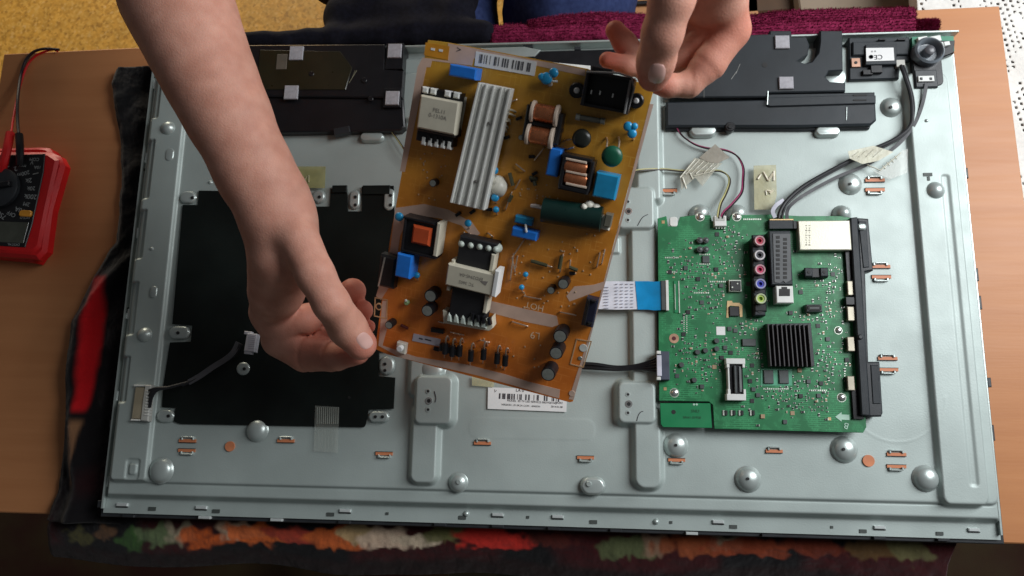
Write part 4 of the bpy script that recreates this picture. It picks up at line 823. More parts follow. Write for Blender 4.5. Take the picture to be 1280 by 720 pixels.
# tapes
def tape(name, pts, z, ma, label, creases=(), cm=None):
    T = thing(name, label, 'tape', U(pts[0][0], pts[0][1], z)); 
    mb = MB(); mb.pp(pts, z - .0004, z, 0); obj('film', mb, ma, T)
    if creases:
        k = MB()
        for a, b, c, d, w_ in creases:
            n = max(3, int(math.hypot(c - a, d - b) / 3))
            P = [U(a + (c - a) * t / n, b + (d - b) * t / n, z + .0004) for t in range(n + 1)]; k.tube([p + Vector((0, 0, rr_.uniform(0, .0004))) for p in P], w_, 5, 2)
        obj('crease', k, cm or CREASE, T)['kind'] = 'stuff'
CREASE = mat('tape_crease', (.72, .70, .58), .25, alpha=.8)
YT_ = mat('yellowed_tape', (.58, .55, .34), .45, 0, .12, 60, .3, 300, alpha=.5); GT = mat('grey_tan_tape', (.36, .33, .27), .4, 0, .1, 60, .3, 300, alpha=.78)
tape('adhesive_tape', [(874, 197), (894, 180), (912, 197), (897, 204), (884, 202)], .0075, GT, 'grey-tan folded tape holding the magenta wires')
tape('adhesive_tape', [(868, 197), (903, 204), (893, 214), (878, 233), (869, 222), (852, 237), (850, 222), (862, 205)], .0072, mat('pale_clear_tape', (.60, .58, .48), .25, 0, .1, 60, .5, 250, alpha=.38), 'crumpled clear tape over the yellow wires, left of the magenta wires',
     [(869, 199, 850, 222, .0007), (874, 200, 857, 218, .0005), (880, 201, 863, 218, .0005), (886, 203, 870, 217, .0006), (892, 204, 880, 216, .0005), (898, 205, 886, 216, .0005), (853, 222, 858, 236, .001), (862, 216, 866, 224, .0007), (868, 220, 892, 214, .0005)])
tape('adhesive_tape', [(942, 207), (970, 206), (971, 244), (966, 262), (943, 262)], .0058, YT_, 'yellowed tape patch with hardened glue left of the thick black cable',
     [(951, 218, 947, 224, .0012), (954, 215, 960, 226, .0011), (960, 226, 966, 217, .0012), (967, 214, 967, 226, .0010), (957, 238, 958, 244, .0006), (958, 238, 965, 240, .0012), (962, 242, 966, 238, .0012)], mat('hard_glue', (.66, .60, .46), .3))
tape('adhesive_tape', [(360, 208), (407, 208), (406, 235), (362, 235)], .0040, mat('olive_tape', (.42, .41, .18), .45, 0, .12, 80, .3, 300, alpha=.6), 'yellowed tape patch below the left speaker, beside the forearm',
     [(371, 220, 371, 229, .0007), (377, 219, 379, 228, .0008), (379, 228, 384, 220, .0007), (386, 219, 386, 228, .0008)], mat('hard_glue2', (.42, .40, .24), .3))
tape('adhesive_tape', [(1060, 189), (1092, 182), (1117, 190), (1098, 201), (1078, 205), (1062, 198)], .0135, mat('cream_clear_tape', (.70, .68, .52), .3, 0, .1, 60, .4, 250, alpha=.6), 'creamy tape strip holding the thick black cable to the chassis',
     [(1066, 195, 1074, 189, .0004), (1074, 196, 1083, 188, .0004), (1083, 196, 1092, 187, .0004), (1092, 196, 1102, 187, .0004)])
tape('adhesive_tape', [(1082, 205), (1098, 215), (1128, 188), (1135, 186), (1134, 216), (1112, 224), (1095, 216)], .0065, mat('very_clear_tape', (.70, .70, .64), .2, 0, .05, 60, .4, 250, alpha=.22), 'glossy clear tape with ridged edge, right of the cream tape strip',
     [(1084, 206, 1100, 213, .0006), (1100, 213, 1126, 191, .0006), (1103, 207, 1107, 211, .0005), (1108, 203, 1112, 207, .0005), (1113, 199, 1117, 203, .0005), (1118, 195, 1121, 199, .0005)])
tape('adhesive_tape', [(590, 470), (618, 476), (617, 484), (590, 482)], .0022, YT_, 'sliver of yellowed tape under the lower edge of the held board')
# ------------------------------------------------------------------ multimeter
mm = thing('multimeter', 'red multimeter with black dial face lying upside down at the left edge', 'multimeter', U(25, 260, ZT))
RED = mat('red_rubber', (.62, .006, .008), .5, 0, .08, 40, .1, 500); zt = ZT + .034
mb = MB(); mb.prism([U(a_, b_, ZT + .004).xy for a_, b_ in [(-42, 192), (60, 189), (71, 190), (82, 203), (81, 212), (66, 262), (61, 318), (52, 331), (36, 328), (-52, 320)]], ZT + .001, ZT + .020, .004); mb.pp([(-52, 188), (60, 189), (73, 194), (79, 206), (63, 262), (56, 314), (46, 324), (34, 322), (-62, 316)], ZT + .018, zt - .003, .004); mb.pp([(-50, 190), (60, 191), (72, 199), (58, 262), (49, 308), (38, 318), (-60, 310)], zt - .004, zt, .003); obj('rubber_case', mb, RED, mm)
mb = MB(); mb.pp([(-48, 196), (2, 194), (56, 192), (54, 215), (40, 280), (31, 309), (-55, 304)], zt, zt + .0012, .0006); obj('face', mb, BLKG, mm)
mb = MB(); mb.pp([(-50, 275), (36, 278), (29, 304), (-54, 300)], zt + .0012, zt + .0017, .0003); obj('display', mb, mat('lcd_glass', (.075, .080, .062), .2), mm)
cc = U(2, 236, zt); mb = MB(); mb.lathe((cc.x, cc.y, 0), [(.024, zt + .001), (.024, zt + .0055), (.022, zt + .007), (.001, zt + .007)], 40); o = obj('dial', mb, BLK, mm); k = MB(); k.box((cc.x - .002, cc.y), .042, .006, zt + .007, zt + .0125, R_(8), .001); obj('grip', k, BLKG, o); 
FP = mat('grey_print', (.36, .38, .38), .6)
for i, s in enumerate(('200', '20', '2', '200m', '2k', '20k', '200k', '2M', '10A', 'OFF', '750', '200', '20', '2m')):
    a = R_(-100 + i * 19); text(s, WF, 2 + 38 * math.cos(a) * .98, 238 + 31 * math.sin(a), 5.2 if i % 2 else 6.2, FP, mm, zt + .0014, R_(180) - a * .35)
for s, px, py, h in (('COM', 43, 199, 4), ('V', 40, 203, 5), ('10A', 47, 209, 4), ('MAX', 28, 207, 3.4), ('DIGITAL', 17, 305.5, 3.2), ('HOLD', 31, 272, 3.4)): text(s, WF, px, py, h, FP, mm, zt + .0019, R_(178))
mb = MB(); mb.rr(31, 266.5, 15, 8, zt + .001, zt + .0035, .35, R_(-3), .0008); obj('orange_button', mb, mat('orange_button', (.80, .34, .03), .4), mm)
mb = MB(); mb.tp([(41, 218, zt + .0015), (48, 216, zt + .0015)], .0004); obj('pointer_mark', mb, FP, mm)
pb_ = thing('black_probe_lead', 'thin black test lead plugged into the red multimeter', 'test lead', U(24, 185, zt))
mb = MB(); mb.sweep([U(25, 206, zt + .004), U(25, 196, zt + .007), U(25, 184, zt + .008), U(24, 168, zt + .006)], [(.0042 * math.cos(t * .785), .0042 * math.sin(t * .785)) for t in range(8)]); obj('plug', mb, BLKG, pb_)
mb = MB(); mb.tp([(24, 172, zt + .006), (22, 150, zt - .004), (22, 125, zt - .012), (26, 95, ZT + .006), (32, 76, ZT + .004), (42, 65, ZT + .004), (56, 61, ZT + .006), (74, 62, ZT + .004)], .0017, 8); obj('wire', mb, BW, pb_)
pr_ = thing('red_probe_lead', 'red test lead plugged into the red multimeter, left of the black one', 'test lead', U(8, 190, zt))
mb = MB(); mb.sweep([U(2, 214, zt + .004), U(5, 202, zt + .008), U(9, 186, zt + .008), U(13, 166, zt + .004)], [(.0046 * math.cos(t * .785), .0046 * math.sin(t * .785)) for t in range(8)]); obj('plug', mb, RED, pr_)
mb = MB(); mb.tp([(13, 172, zt + .004), (18, 140, zt - .012), (25, 108, ZT + .006), (33, 84, ZT + .004), (42, 72, ZT + .003), (52, 66, ZT + .003), (66, 62, ZT + .003), (72, 64, ZT + .003)], .0013, 8); obj('wire', mb, RED, pr_)
# ------------------------------------------------------------------ held power board
AMB = mat('amber_phenolic_board', (.46, .16, .018), .36, 0, .1, 26, col2=(.66, .26, .035), coat=.14)
traces(AMB, (.80, .40, .10), 60, .03, .25)
nt = AMB.node_tree; b = nt.nodes['Principled BSDF']; src = b.inputs['Base Color'].links[0].from_socket
tc = nt.nodes.new('ShaderNodeTexCoord'); sx = nt.nodes.new('ShaderNodeSeparateXYZ'); nt.links.new(tc.outputs['Object'], sx.inputs[0])
mr = nt.nodes.new('ShaderNodeMapRange'); mr.inputs[1].default_value = -.13; mr.inputs[2].default_value = .12; nt.links.new(sx.outputs['Y'], mr.inputs[0])
mx = nt.nodes.new('ShaderNodeMix'); mx.data_type = 'RGBA'; mx.blend_type = 'MULTIPLY'; mx.inputs[6].default_value = (1, .80, .8, 1); mx.inputs[7].default_value = (1.0, 1.32, 1.0, 1)
gr = nt.nodes.new('ShaderNodeMix'); gr.data_type = 'RGBA'; gr.inputs[6].default_value = (1.15, .82, .8, 1); gr.inputs[7].default_value = (.92, 1.28, 1.0, 1); nt.links.new(mr.outputs[0], gr.inputs[0])
m3 = nt.nodes.new('ShaderNodeMix'); m3.data_type = 'RGBA'; m3.blend_type = 'MULTIPLY'; m3.inputs[0].default_value = 1; nt.links.new(src, m3.inputs[6]); nt.links.new(gr.outputs[2], m3.inputs[7]); nt.links.new(m3.outputs[2], b.inputs['Base Color'])
pw = thing('power_board', 'amber power supply circuit board with coils and heat sink, held up by both hands', 'circuit board', BF.T)
B = BF; A10 = R_(0)
def bx(name, px, py, w_, h_, z0, z1, ma, par=None, rot=0., ch=.0006, label=None):
    mb = MB(B); mb.bp(px, py, w_, h_, z0, z1, rot, ch); return obj(name, mb, ma, par or pw, label=label)
def pg(name, pts, z0, z1, ma, par=None, ch=.0): mb = MB(B); mb.pp(pts, z0, z1, ch); return obj(name, mb, ma, par or pw)
def cy(name, px, py, r, z0, z1, ma, par=None, ch=.0006, n=20): mb = MB(B); mb.cyp(px, py, r, z0, z1, ch, n); return obj(name, mb, ma, par or pw)
def bt(mb, pts, r, n=6, sub=5): mb.tube([B.at(*p) for p in pts], r, n, sub)
pg('board', [(535, 50), (560, 53), (735, 86), (742, 92), (800, 103), (819, 104), (716, 502), (712, 503), (484, 443), (468, 436), (471, 420), (488, 296), (513, 155)], -.0016, 0, AMB, ch=.0002)
# bare strips (no resist)
for P in ([(560, 54), (732, 87), (731, 95), (670, 82), (592, 73), (590, 82), (540, 76), (538, 84), (533, 84), (506, 215), (500, 214), (522, 84), (528, 72), (560, 76)],
          [(488, 310), (494, 260), (530, 255), (560, 262), (590, 278), (600, 292), (592, 298), (577, 282), (550, 273), (512, 268), (500, 295), (492, 350), (476, 375), (470, 370)],
          [(812, 130), (817, 130), (717, 500), (711, 499), (742, 402), (752, 362), (712, 377), (708, 370), (718, 358), (742, 356), (755, 352), (773, 285)],
          [(473, 432), (478, 376), (484, 376), (484, 410), (478, 432), (520, 446), (585, 456), (632, 468), (660, 477), (700, 487), (699, 498), (600, 470), (500, 447)],
          [(612, 376), (696, 395), (698, 406), (690, 409), (655, 402), (610, 390)]):
    pg('bare_strip', P, 0, .00015, PINK)
# mounting corners
def ring(pts_out, name='printed_frame', w_=1.4):
    mb = MB(B); P = [B.at(a, b_, .0004) for a, b_ in pts_out + pts_out[:1]]
    for a, c in zip(P[:-1], P[1:]): d = (c - a).normalized() * .0004; mb.sweep([a - d, c + d], [(-.0005, -.0002), (.0005, -.0002), (.0005, .0001), (-.0005, .0001)], sub=1)
    return obj(name, mb, SILK, pw)
o = pg('orange_corner', [(532, 53), (562, 58), (560, 75), (530, 69)], 0, .0003, mat('orange_corner', (.62, .26, .02), .35, coat=.3)); 
for x in (541, 551): k = MB(B); k.bp(x, 61.5 + (x - 541) * .15, 5, 3, 0, .0006, 0, 0); obj('slot', k, PAPER, o)
ring([(469, 372), (484, 375), (483, 398), (468, 395)]); cy('hole', 473.5, 383.5, 2.8, -.001, .0005, DARK, ch=.0001); cy('hole_ring', 473.5, 383.5, 4.4, -.001, .0003, SILK, ch=.0001)
ring([(721, 424), (739, 427), (729, 459), (713, 455)]); cy('hole', 729, 435, 5, -.001, .0006, mat('see_through_hole', (.60, .62, .58), .5), ch=.0001); cy('hole', 725, 448, 2.6, -.001, .0005, CAPTOP, ch=.0001); cy('pad', 715, 492, 4, -.001, .0005, mat('pinkish_pad', (.62, .45, .36), .5), ch=.0001)
# barcode sticker
bl = pg('barcode_sticker', [(595, 64), (671, 77), (668, 95), (593, 82)], .0001, .0004, PAPER)
mbk = bars(B, 600, 67.5, 664, 79, 11, .0006, 60, None, seed=4); stuff(obj('barcode', mbk, INK, bl))
text('V', B, 574, 62, 7, INK, pw, .0004, R_(90)); 
# blue box capacitors
def bcap(px, py, w_, h_, H, ma=BLUE, rot=0.): 
    o = bx('film_capacitor', px, py, w_, h_, .0005, H, ma, rot=rot, ch=.0010); return o
bcap(578, 90, 34, 15, .016); bcap(692, 203, 15, 35, .013); bcap(757, 233, 29, 31, .014, TEAL); bcap(654, 276, 22, 9, .008, TEAL); bcap(655, 293, 32, 11, .012); bcap(504, 333, 19, 29, .019)
mb = MB(B); bt(mb, [(657, 281, .009), (657.5, 286, .0125), (658, 290, .0124)], .0009); obj('lead_wire', mb, mat('white_lead', (.75, .75, .72), .4), pw)
# small transformer, top left
t1 = bx('transformer', 547, 146, 48, 44, .001, .018, mat('black_bobbin', (.018, .016, .015), .5), rot=R_(-0), ch=.001)
bx('winding_end', 550, 120, 50, 15, .001, .014, BLKG, t1); bx('winding_end', 543, 172, 46, 16, .001, .014, BLKG, t1)
bx('tape_band', 547, 144, 49, 42, .012, .021, CREAM, t1, ch=.0012); text('PEL11', B, 549, 139, 5.2, mat('grey_ink', (.22, .20, .18), .7), t1, .0212, R_(-2)); text('0-1310A', B, 547, 146, 5.2, bpy.data.materials['grey_ink'], t1, .0212, R_(-2))
for i, x in enumerate((531, 541, 559, 570)): mb = MB(B); mb.bp(x, 112.5 + (x - 531) * .17, 8, 8, .010, .0155, 0, .001); obj('solder_joint', mb, WHITE if i != 2 else PAPER, t1)
for i, x in enumerate((529, 537, 545, 553, 561)): mb = MB(B); mb.bp(x, 176 + (x - 529) * .18, 6, 11, .008, .0145, 0, .001); obj('solder_joint', mb, WHITE, t1)
for i, x in enumerate((536, 544, 552)): mb = MB(B); mb.bp(x, 172 + (x - 536) * .18, 3, 7, .0145, .0155, .2, .0003); obj('black_tooth', mb, BLKG, t1)
mb = MB(B); bt(mb, [(574, 168, .001), (577, 150, .006), (580, 135, .006), (582, 122, .001)], .0011); obj('edge_wire', mb, CREAM, t1)
# heat sink with ridges
hs = bx('heat_sink', 602, 180, 43, 152, .004, .0165, ALU, ch=.0006)
hq = [(597.5, 103), (639, 111), (605, 263), (562, 253)]
def lerp2(a, b_, t): return (a[0] + (b_[0] - a[0]) * t, a[1] + (b_[1] - a[1]) * t)
bpy.data.objects.remove(hs)
hs = pg('heat_sink', hq, .006, .0165, ALU, ch=.0005)
for t, w_, hh in ((.0, .06, .0195), (.22, .06, .0190), (.45, .06, .0190), (.68, .06, .0190), (.93, .07, .0195), (.12, .03, .0172), (.82, .03, .0172)):
    if w_ == 0: continue
    a0, a1 = lerp2(hq[0], hq[1], t), lerp2(hq[0], hq[1], t + w_); b0, b1 = lerp2(hq[3], hq[2], t), lerp2(hq[3], hq[2], t + w_)
    pg('fin', [a0, a1, b1, b0], .0166, hh, ALU, hs, ch=.0003)
for px, py in ((611, 154), (594, 227)): mb = MB(B); mb.cyp(px, py, 1.9, .0165, .0185, .0003, 10); obj('rivet', mb, mat('dull_rivet', (.16, .15, .14), .5), hs)
mb = MB(B); mb.pp([(600, 110), (634, 116), (603, 258), (566, 249)], .0008, .006, .0004); obj('insulator', mb, BLKG, hs)
# leads right of the heat sink
mb = MB(B)
r3 = random.Random(5)
for i in range(10):
    x, y = 637 - i * 2.2 + r3.uniform(-2, 2), 138 + i * 5; bt(mb, [(x - 5, y, .006), (x, y - 1, .008 + r3.random() * .003), (x + 6, y + r3.uniform(-2, 2), .005), (x + 7, y + 2, .0)], .0008)
stuff(obj('component_leads', mb, mat('pale_lead', (.50, .46, .36), .35, .4), pw))
# common-mode choke: two copper coils between spools
ch1 = bx('choke', 676, 156, 38, 50, .001, .010, BLKG, rot=R_(-2), ch=.0015)
for px, py in ((681, 142), (675, 170)):
    c = B.at(px, py, .014); mb = MB(B); mb.lathe((c.x, c.y, .013), [(.0062, -.0075), (.0066, -.006), (.0066, .006), (.0062, .0075)], 22, 'x'); o = obj('coil', mb, COPPER, ch1)
    for s in (-1, 1):
        mb = MB(B); mb.lathe((c.x + s * .0092, c.y, .013), [(.0078, -.0013), (.0082, -.0008), (.0082, .0008), (.0078, .0013)], 22, 'x'); obj('spool_flange', mb, mat('spool', (.62, .50, .40), .5) if 'spool' not in bpy.data.materials else bpy.data.materials['spool'], ch1)
bx('core', 659, 153, 8, 44, .001, .016, BLKG, ch1, ch=.0012); bx('core', 697, 162, 7, 40, .001, .013, BLKG, ch1, ch=.0012); bx('core', 677, 156, 30, 6, .008, .015, BLKG, ch1)
bx('foot', 700, 163, 5, 5, .001, .008, BLKG, ch1)
# framed choke
ch2 = bx('framed_choke', 719, 217, 36, 38, .001, .009, BLKG, ch=.001)
for a in ((703, 214, 5, 38), (737, 221, 5, 38), (721, 198, 38, 5), (716, 237, 38, 6)): bx('frame', *a, .001, .0175, BLKG, ch2, ch=.0008)
for py in (209.5, 224): 
    c = B.at(720, py, .014); mb = MB(B); mb.lathe((c.x, c.y, .0125), [(.0052, -.0085), (.0058, -.007), (.0058, .007), (.0052, .0085)], 20, 'x'); obj('coil', mb, COPPER, ch2)
for py in (201, 216.5, 232): bx('spool_flange', 720, py, 27, 3.4, .007, .0178, bpy.data.materials['spool'], ch2, ch=.0005)
# power inlet held by the hand
inl = thing('x', 'x', 'x', BF.T); bpy.data.objects.remove(inl)
inl = bx('power_inlet', 758, 115, 58, 42, .001, .006, BLKG, ch=.001)
for a in ((762, 94.5, 60, 4), (731, 110, 4, 44), (787, 121, 4, 44)): bx('inlet_wall', *a, .001, .0195, BLKG, inl, ch=.0005)
bx('inlet_wall', 756, 135, 58, 4.5, .001, .014, BLKG, inl, ch=.0005)
mb = MB(B); q = [B.at(*p) for p in ((733, 90, .0198), (790, 97, .0198), (783, 143, .017))]; mb.tube(q, .0007, 6, 3); mb.tube([B.at(788.5, 100, .0196), B.at(780.5, 142, .0196)], .0009, 6, 2); obj('bright_rim', mb, mat('grey_rim', (.22, .22, .22), .4), inl)
for px, py in ((720.5, 113), (795, 126)):
    cy('flange', px, py, 9.5, .001, .008, BLKG, inl, .0008); cy('rivet', px, py, 3.6, .008, .0098, PAPER, inl, .0008, 14)
for px, py in ((739, 115), (750, 116), (766, 119.5)):
    mb = MB(B); mb.bp(px, py, 2.6, 6, .006, .0115, 0, .0003); obj('contact_pin', mb, CHROME, inl)
bx('top_tab', 752, 88, 26, 7, .001, .012, BLKG, inl)
# fuse, discs
mb = MB(B); a, c = B.at(720, 146, .004), B.at(756, 152, .004); mb.tube([a, c], .0022, 12, 1); fo = obj('fuse', mb, mat('smoky_glass', (.12, .12, .10), .12, coat=.4), pw)
for p in ((a, a.lerp(c, .14)), (c.lerp(a, .14), c)): k = MB(B); k.tube(list(p), .0026, 12, 1); obj('end_cap', k, CAPTOP, fo)
def disc(name, px, py, r, ma, z=.006, th=.004, rot=0., flat=True):
    c = B.at(px, py, z); su, _ = B.sc(px, py, z); R = r * su; mb = MB(B)
    mb.lathe((c.x, c.y, z - th / 2), [(R * .55, 0), (R * .9, th * .18), (R, th * .5), (R * .9, th * .82), (R * .5, th)], 20); return obj(name, mb, ma, pw, ang=80)
disc('thermistor', 727, 173, 12, mat('black_disc', (.018, .020, .016), .35), .009, .006); disc('varistor', 765, 195.5, 13.5, GREEN, .010, .006)
for q in ([(714, 174, .008), (708, 175, .005), (705, 176, 0)], [(717, 184, .008), (711, 186, .005), (708, 187, 0)], [(758, 184, .009), (759, 177, .006), (758, 172, 0)], [(773, 185, .009), (774, 177, .006), (773, 171, 0)]): mb = MB(B); bt(mb, q, .0007); obj('lead_wire', mb, LEAD, pw)
for px, py, r in ((683, 98, 7.5), (692, 91, 6), (677, 96, 4.5), (785, 158, 6), (790, 167, 6), (793, 158, 4.5), (499, 271, 5.5), (521, 344, 4), (618, 213, 5), (619, 247, 5), (620, 262, 4), (585, 279, 4.5), (657, 343, 3.4), (652, 359, 3.4)):
    o = disc('disc_capacitor', px, py, r, DISC, .006 if r > 4 else .004, .004)
    k = MB(B); bt(k, [(px, py, .004), (px + 1, py + 5, .003), (px + 2, py + r + 2, 0)], .0006); obj('lead_wire', k, LEAD, o)
for q, r_ in (([(684, 98, .004), (690, 101, .004), (697, 102, .003)], .0009), ([(686, 100, .004), (688, 106, 0)], .0018)): mb = MB(B); bt(mb, q, r_); obj('lead_wire', mb, WHITE, pw)
# sleeved big capacitor lying down
a, c = B.at(679, 262, .0085), B.at(752, 274, .0085); mb = MB(B)
d = (c - a).normalized(); mb.tube([a, a + d * .0008, c - d * .0008, c], .0098, 28, 1); bc = obj('bulk_capacitor', mb, DKGREEN, pw)
mb = MB(B); bt(mb, [(680, 260, .009), (672, 258, .006), (664, 257, .004)], .0016); obj('white_lead', mb, mat('pinkish_white', (.68, .60, .56), .4), bc)
def lump(name, pts, ma, par=pw):       # blobby glue
    bm = bmesh.new(); vs = []
    for px, py, r, z in pts:
        c = B.T @ B.at(px, py, z); su, _ = B.sc(px, py, z); q = bmesh.ops.create_icosphere(bm, subdivisions=2, radius=r * su); 
        for v in q['verts']: v.co = c + v.co * (1 + .25 * noise.noise(v.co * 300 + c * 50)) 
    mb = MB(); mb.v = [v.co.copy() for v in bm.verts]; mb.f = [tuple(v.index for v in f.verts) for f in bm.faces]; 
    bm.verts.index_update(); mb.f = [tuple(v.index for v in f.verts) for f in bm.faces]; bm.free()
    return obj(name, mb, ma, par, ang=90)
lump('silicone', [(623, 234, 11.5, .003), (622, 228, 9, .003), (614, 238, 6, .004)], SILI); lump('silicone', [(737, 257, 7, .009), (745, 260, 6, .009), (730, 259, 4.5, .013)], SILI)
pg('silicone_pad', [(752, 270), (765, 273), (761, 289), (748, 286)], .0002, .007, SILI, ch=.001); bx('grey_relay', 760, 276, 9, 16, .001, .010, mat('greyish_block', (.14, .13, .10), .4))
# square coil, bottom left
sq = bx('square_coil', 525, 297, 41, 41, .001, .014, BLKG, ch=.001); bx('orange_winding', 526, 295, 24, 23, .010, .0175, mat('orange_winding', (.50, .075, .02), .3, coat=.3), sq, ch=.0018); 
bx('cream_side', 546, 300, 5, 42, .001, .017, CREAM, sq); bx('black_rim', 523, 276, 40, 3, .001, .0165, BLKG, sq); bx('black_rim', 523, 318, 44, 3, .001, .0165, BLKG, sq); bx('black_rim', 504, 295, 3, 42, .001, .0165, BLKG, sq)
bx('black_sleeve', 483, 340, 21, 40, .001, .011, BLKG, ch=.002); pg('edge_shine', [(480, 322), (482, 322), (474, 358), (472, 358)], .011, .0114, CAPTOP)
# main transformer
t2 = bx('main_transformer', 590, 352, 47, 104, .001, .014, mat('matt_black_coil', (.010, .010, .012), .6), ch=.001)
bx('tape_band', 588, 350, 62, 27, .008, .0205, CREAM, t2, ch=.001); bx('band_side', 619, 355, 6, 33, .006, .0215, PAPER, t2); text('EFD2945-0A', B, 589, 346, 4.2, bpy.data.materials['grey_ink'], t2, .0207, R_(180)); text('TC 3602', B, 583, 354, 4, bpy.data.materials['grey_ink'], t2, .0207, R_(180)); mb = MB(B); mb.pp([(600, 351), (610, 352), (607, 357), (603, 354)], .0205, .0207, 0); obj('print_logo', mb, bpy.data.materials['grey_ink'], t2)
for i, x in enumerate((579.5, 591, 602, 613, 622)): mb = MB(B); mb.dome(x, 303 + (x - 579) * .16, 5.6, .008, .008, 14); obj('solder_joint', mb, mat('pale_green_white', (.50, .56, .50), .4) if i == 0 else bpy.data.materials['pale_green_white'], t2, ang=80)
bx('bobbin_rail', 600, 307, 48, 7, .001, .009, BLKG, t2)
pg('bobbin_base', [(553, 388), (559, 389), (560, 398), (606, 405), (615, 396), (616, 410), (611, 414), (554, 404)], .001, .012, CREAM, t2, ch=.0006)
for i in range(6): mb = MB(B); x = 561 + i * 8.6; mb.prism([(p.x, p.y) for p in (B.at(x - 3.6, 402 + i * 1.6, .015), B.at(x + 3.6, 403.4 + i * 1.6, .015), B.at(x + 2.6, 395 + i * 1.6, .015), B.at(x, 391 + i * 1.6, .015), B.at(x - 2.6, 394 + i * 1.6, .015))], .004, .015, .001); obj('solder_joint', mb, bpy.data.materials['pale_green_white'], t2)
for i in range(4): bx('black_tooth', 590 + i * 7, 396 + i * 2.2, 4, 9, .012, .0165, BLKG, t2, rot=.3 * (i % 2))
bx('bobbin_arm', 615, 329, 5, 22, .004, .016, CREAM, t2); bx('bobbin_arm', 607, 381, 5, 22, .004, .016, CREAM, t2); bx('bobbin_arm', 566, 328, 4, 6, .004, .016, CREAM, t2); bx('bobbin_arm', 560, 361, 4, 5, .004, .016, CREAM, t2)
# electrolytic capacitors
def ecap(px, py, r, H=.014):
    c = B.at(px, py, H); su, _ = B.sc(px, py, H); R = r * su; mb = MB(B); mb.lathe((c.x, c.y, 0), [(R, .0005), (R, H - .001), (R * .96, H), (R * .80, H + .0002)], 24); o = obj('capacitor', mb, BLKG, pw)
    k = MB(B); k.lathe((c.x, c.y, 0), [(R * .82, H), (R * .82, H + .0003), (R * .1, H + .0004)], 24); t = obj('metal_top', k, CAPTOP, o)
for a in ((538, 370, 8, .013), (534, 388.5, 7.6, .013), (486, 406.5, 5, .010), (704, 355, 7, .011), (688.5, 363, 5, .009), (700, 420.5, 9, .016), (695, 441.5, 8.6, .016), (685, 468, 9.2, .016), (651, 172, 3.4, .007), (541, 229, 4.6, .008)): ecap(*a)
# dark socket on the right edge, row of diodes, bits
so = bx('black_socket', 737, 391, 15, 36, .001, .009, mat('navy_black', (.012, .013, .03), .4), ch=.001); bx('socket_wall', 733, 391, 3, 32, .009, .012, BLKG, so); bx('socket_wall', 741.5, 377, 6, 3, .009, .012, BLKG, so); bx('socket_wall', 737, 405, 6, 3, .009, .012, BLKG, so)
for i, (x, y) in enumerate(((556, 434), (565, 437), (574, 437), (588, 443), (604, 441), (621, 446), (631, 449))):
    mb = MB(B); bt(mb, [(x + 1, y - 5, .006), (x, y + 8, .006)], .0026, 10, 1); o = obj('diode', mb, BLKG, pw); k = MB(B); bt(k, [(x + 1, y - 5, .006), (x + 1.6, y - 11, .009), (x + 3.5, y - 14, .009), (x + 5, y - 11, .004), (x + 5.5, y - 9, 0)], .0008); obj('lead_wire', k, LEAD, o); k = MB(B); bt(k, [(x, y + 8, .006), (x - .5, y + 13, 0)], .0006); obj('lead_wire', k, LEAD, o)
bx('heap_of_black', 560, 438, 24, 8, .001, .007, BLKG, rot=R_(-2)) .name = 'black_block'
pg('small_sticker', [(517, 417), (551, 424), (549, 433), (515, 426)], .0001, .0005, mat('lilac_grey_sticker', (.46, .43, .48), .6)); k = MB(B); k.bp(526, 423.5, 5, 1.6, .0004, .0007, 0, 0); k.bp(535, 425, 8, 1.4, .0004, .0007, 0, 0); stuff(obj('sticker_print', k, INK, pw))
bx('white_socket', 501, 435.5, 12, 13, .001, .006, mat('cream_socket', (.62, .58, .50), .45)); cy('white_nub', 499, 436.5, 4, .006, .010, PAPER, n=12)
bx('resistor', 546, 414, 16, 5, .001, .005, BLKG, rot=.1); bx('resistor', 505, 409, 10, 3, .001, .003, mat('dark_red_part', (.10, .015, .01), .5), rot=-.2); cy('small_light', 507.5, 379, 3, .001, .005, mat('pale_green_part', (.30, .45, .20), .4), n=10); cy('small_light', 507, 376, 1.8, .005, .006, WHITE, n=8)
bx('brown_part', 583, 303, 1, 1, .001, .002, BLKG)
# silk screen
HOT = mat('pale_letters', (.85, .60, .38), .6); text('HOT', B, 668, 383, 8, HOT, pw, .0003, R_(180)); text('L9', B, 669, 419, 9, HOT, pw, .0003, R_(185))
# jumper wires, resistors, tiny parts, solder dots
jw = MB(B); res = MB(B); dots = MB(B); blk = MB(B); r4 = random.Random(21)
for x0, y0, x1, y1 in ((640, 322, 644, 340), (647, 320, 644, 336), (642, 317, 638, 350), (665, 325, 690, 334), (704, 318, 700, 340), (713, 325, 712, 335), (655, 370, 676, 374), (588, 292, 590, 303), (610, 291, 616, 296), (580, 290, 581, 300), (645, 205, 656, 214), (636, 128, 646, 124), (640, 240, 632, 262), (655, 300, 640, 322), (750, 316, 746, 334), (756, 312, 752, 330), (563, 415, 580, 419), (640, 402, 660, 408), (600, 425, 612, 428), (548, 402, 556, 404), (700, 390, 720, 394), (680, 185, 668, 200), (650, 225, 644, 236)):
    bt(jw, [(x0, y0, 0), (x0 * .9 + x1 * .1, y0 * .9 + y1 * .1, .0025), (x1 * .9 + x0 * .1, y1 * .9 + y0 * .1, .0025), (x1, y1, 0)], .0006)
for x0, y0, x1, y1 in ((664, 326, 684, 332), (637, 216, 641, 232), (702, 320, 699, 336), (712, 334, 722, 338), (668, 226, 669, 232), (640, 244, 636, 252), (662, 222, 672, 224)): bt(res, [(x0, y0, .003), (x1, y1, .003)], .0016, 8, 1)
for x, y in ((664, 196), (668, 217), (666, 225), (695, 166), (611, 262), (572, 268), (590, 265), (648, 148), (633, 172), (715, 342), (545, 437)): blk.bp(x, y, 7, 4, .0005, .003, r4.random(), .0003)
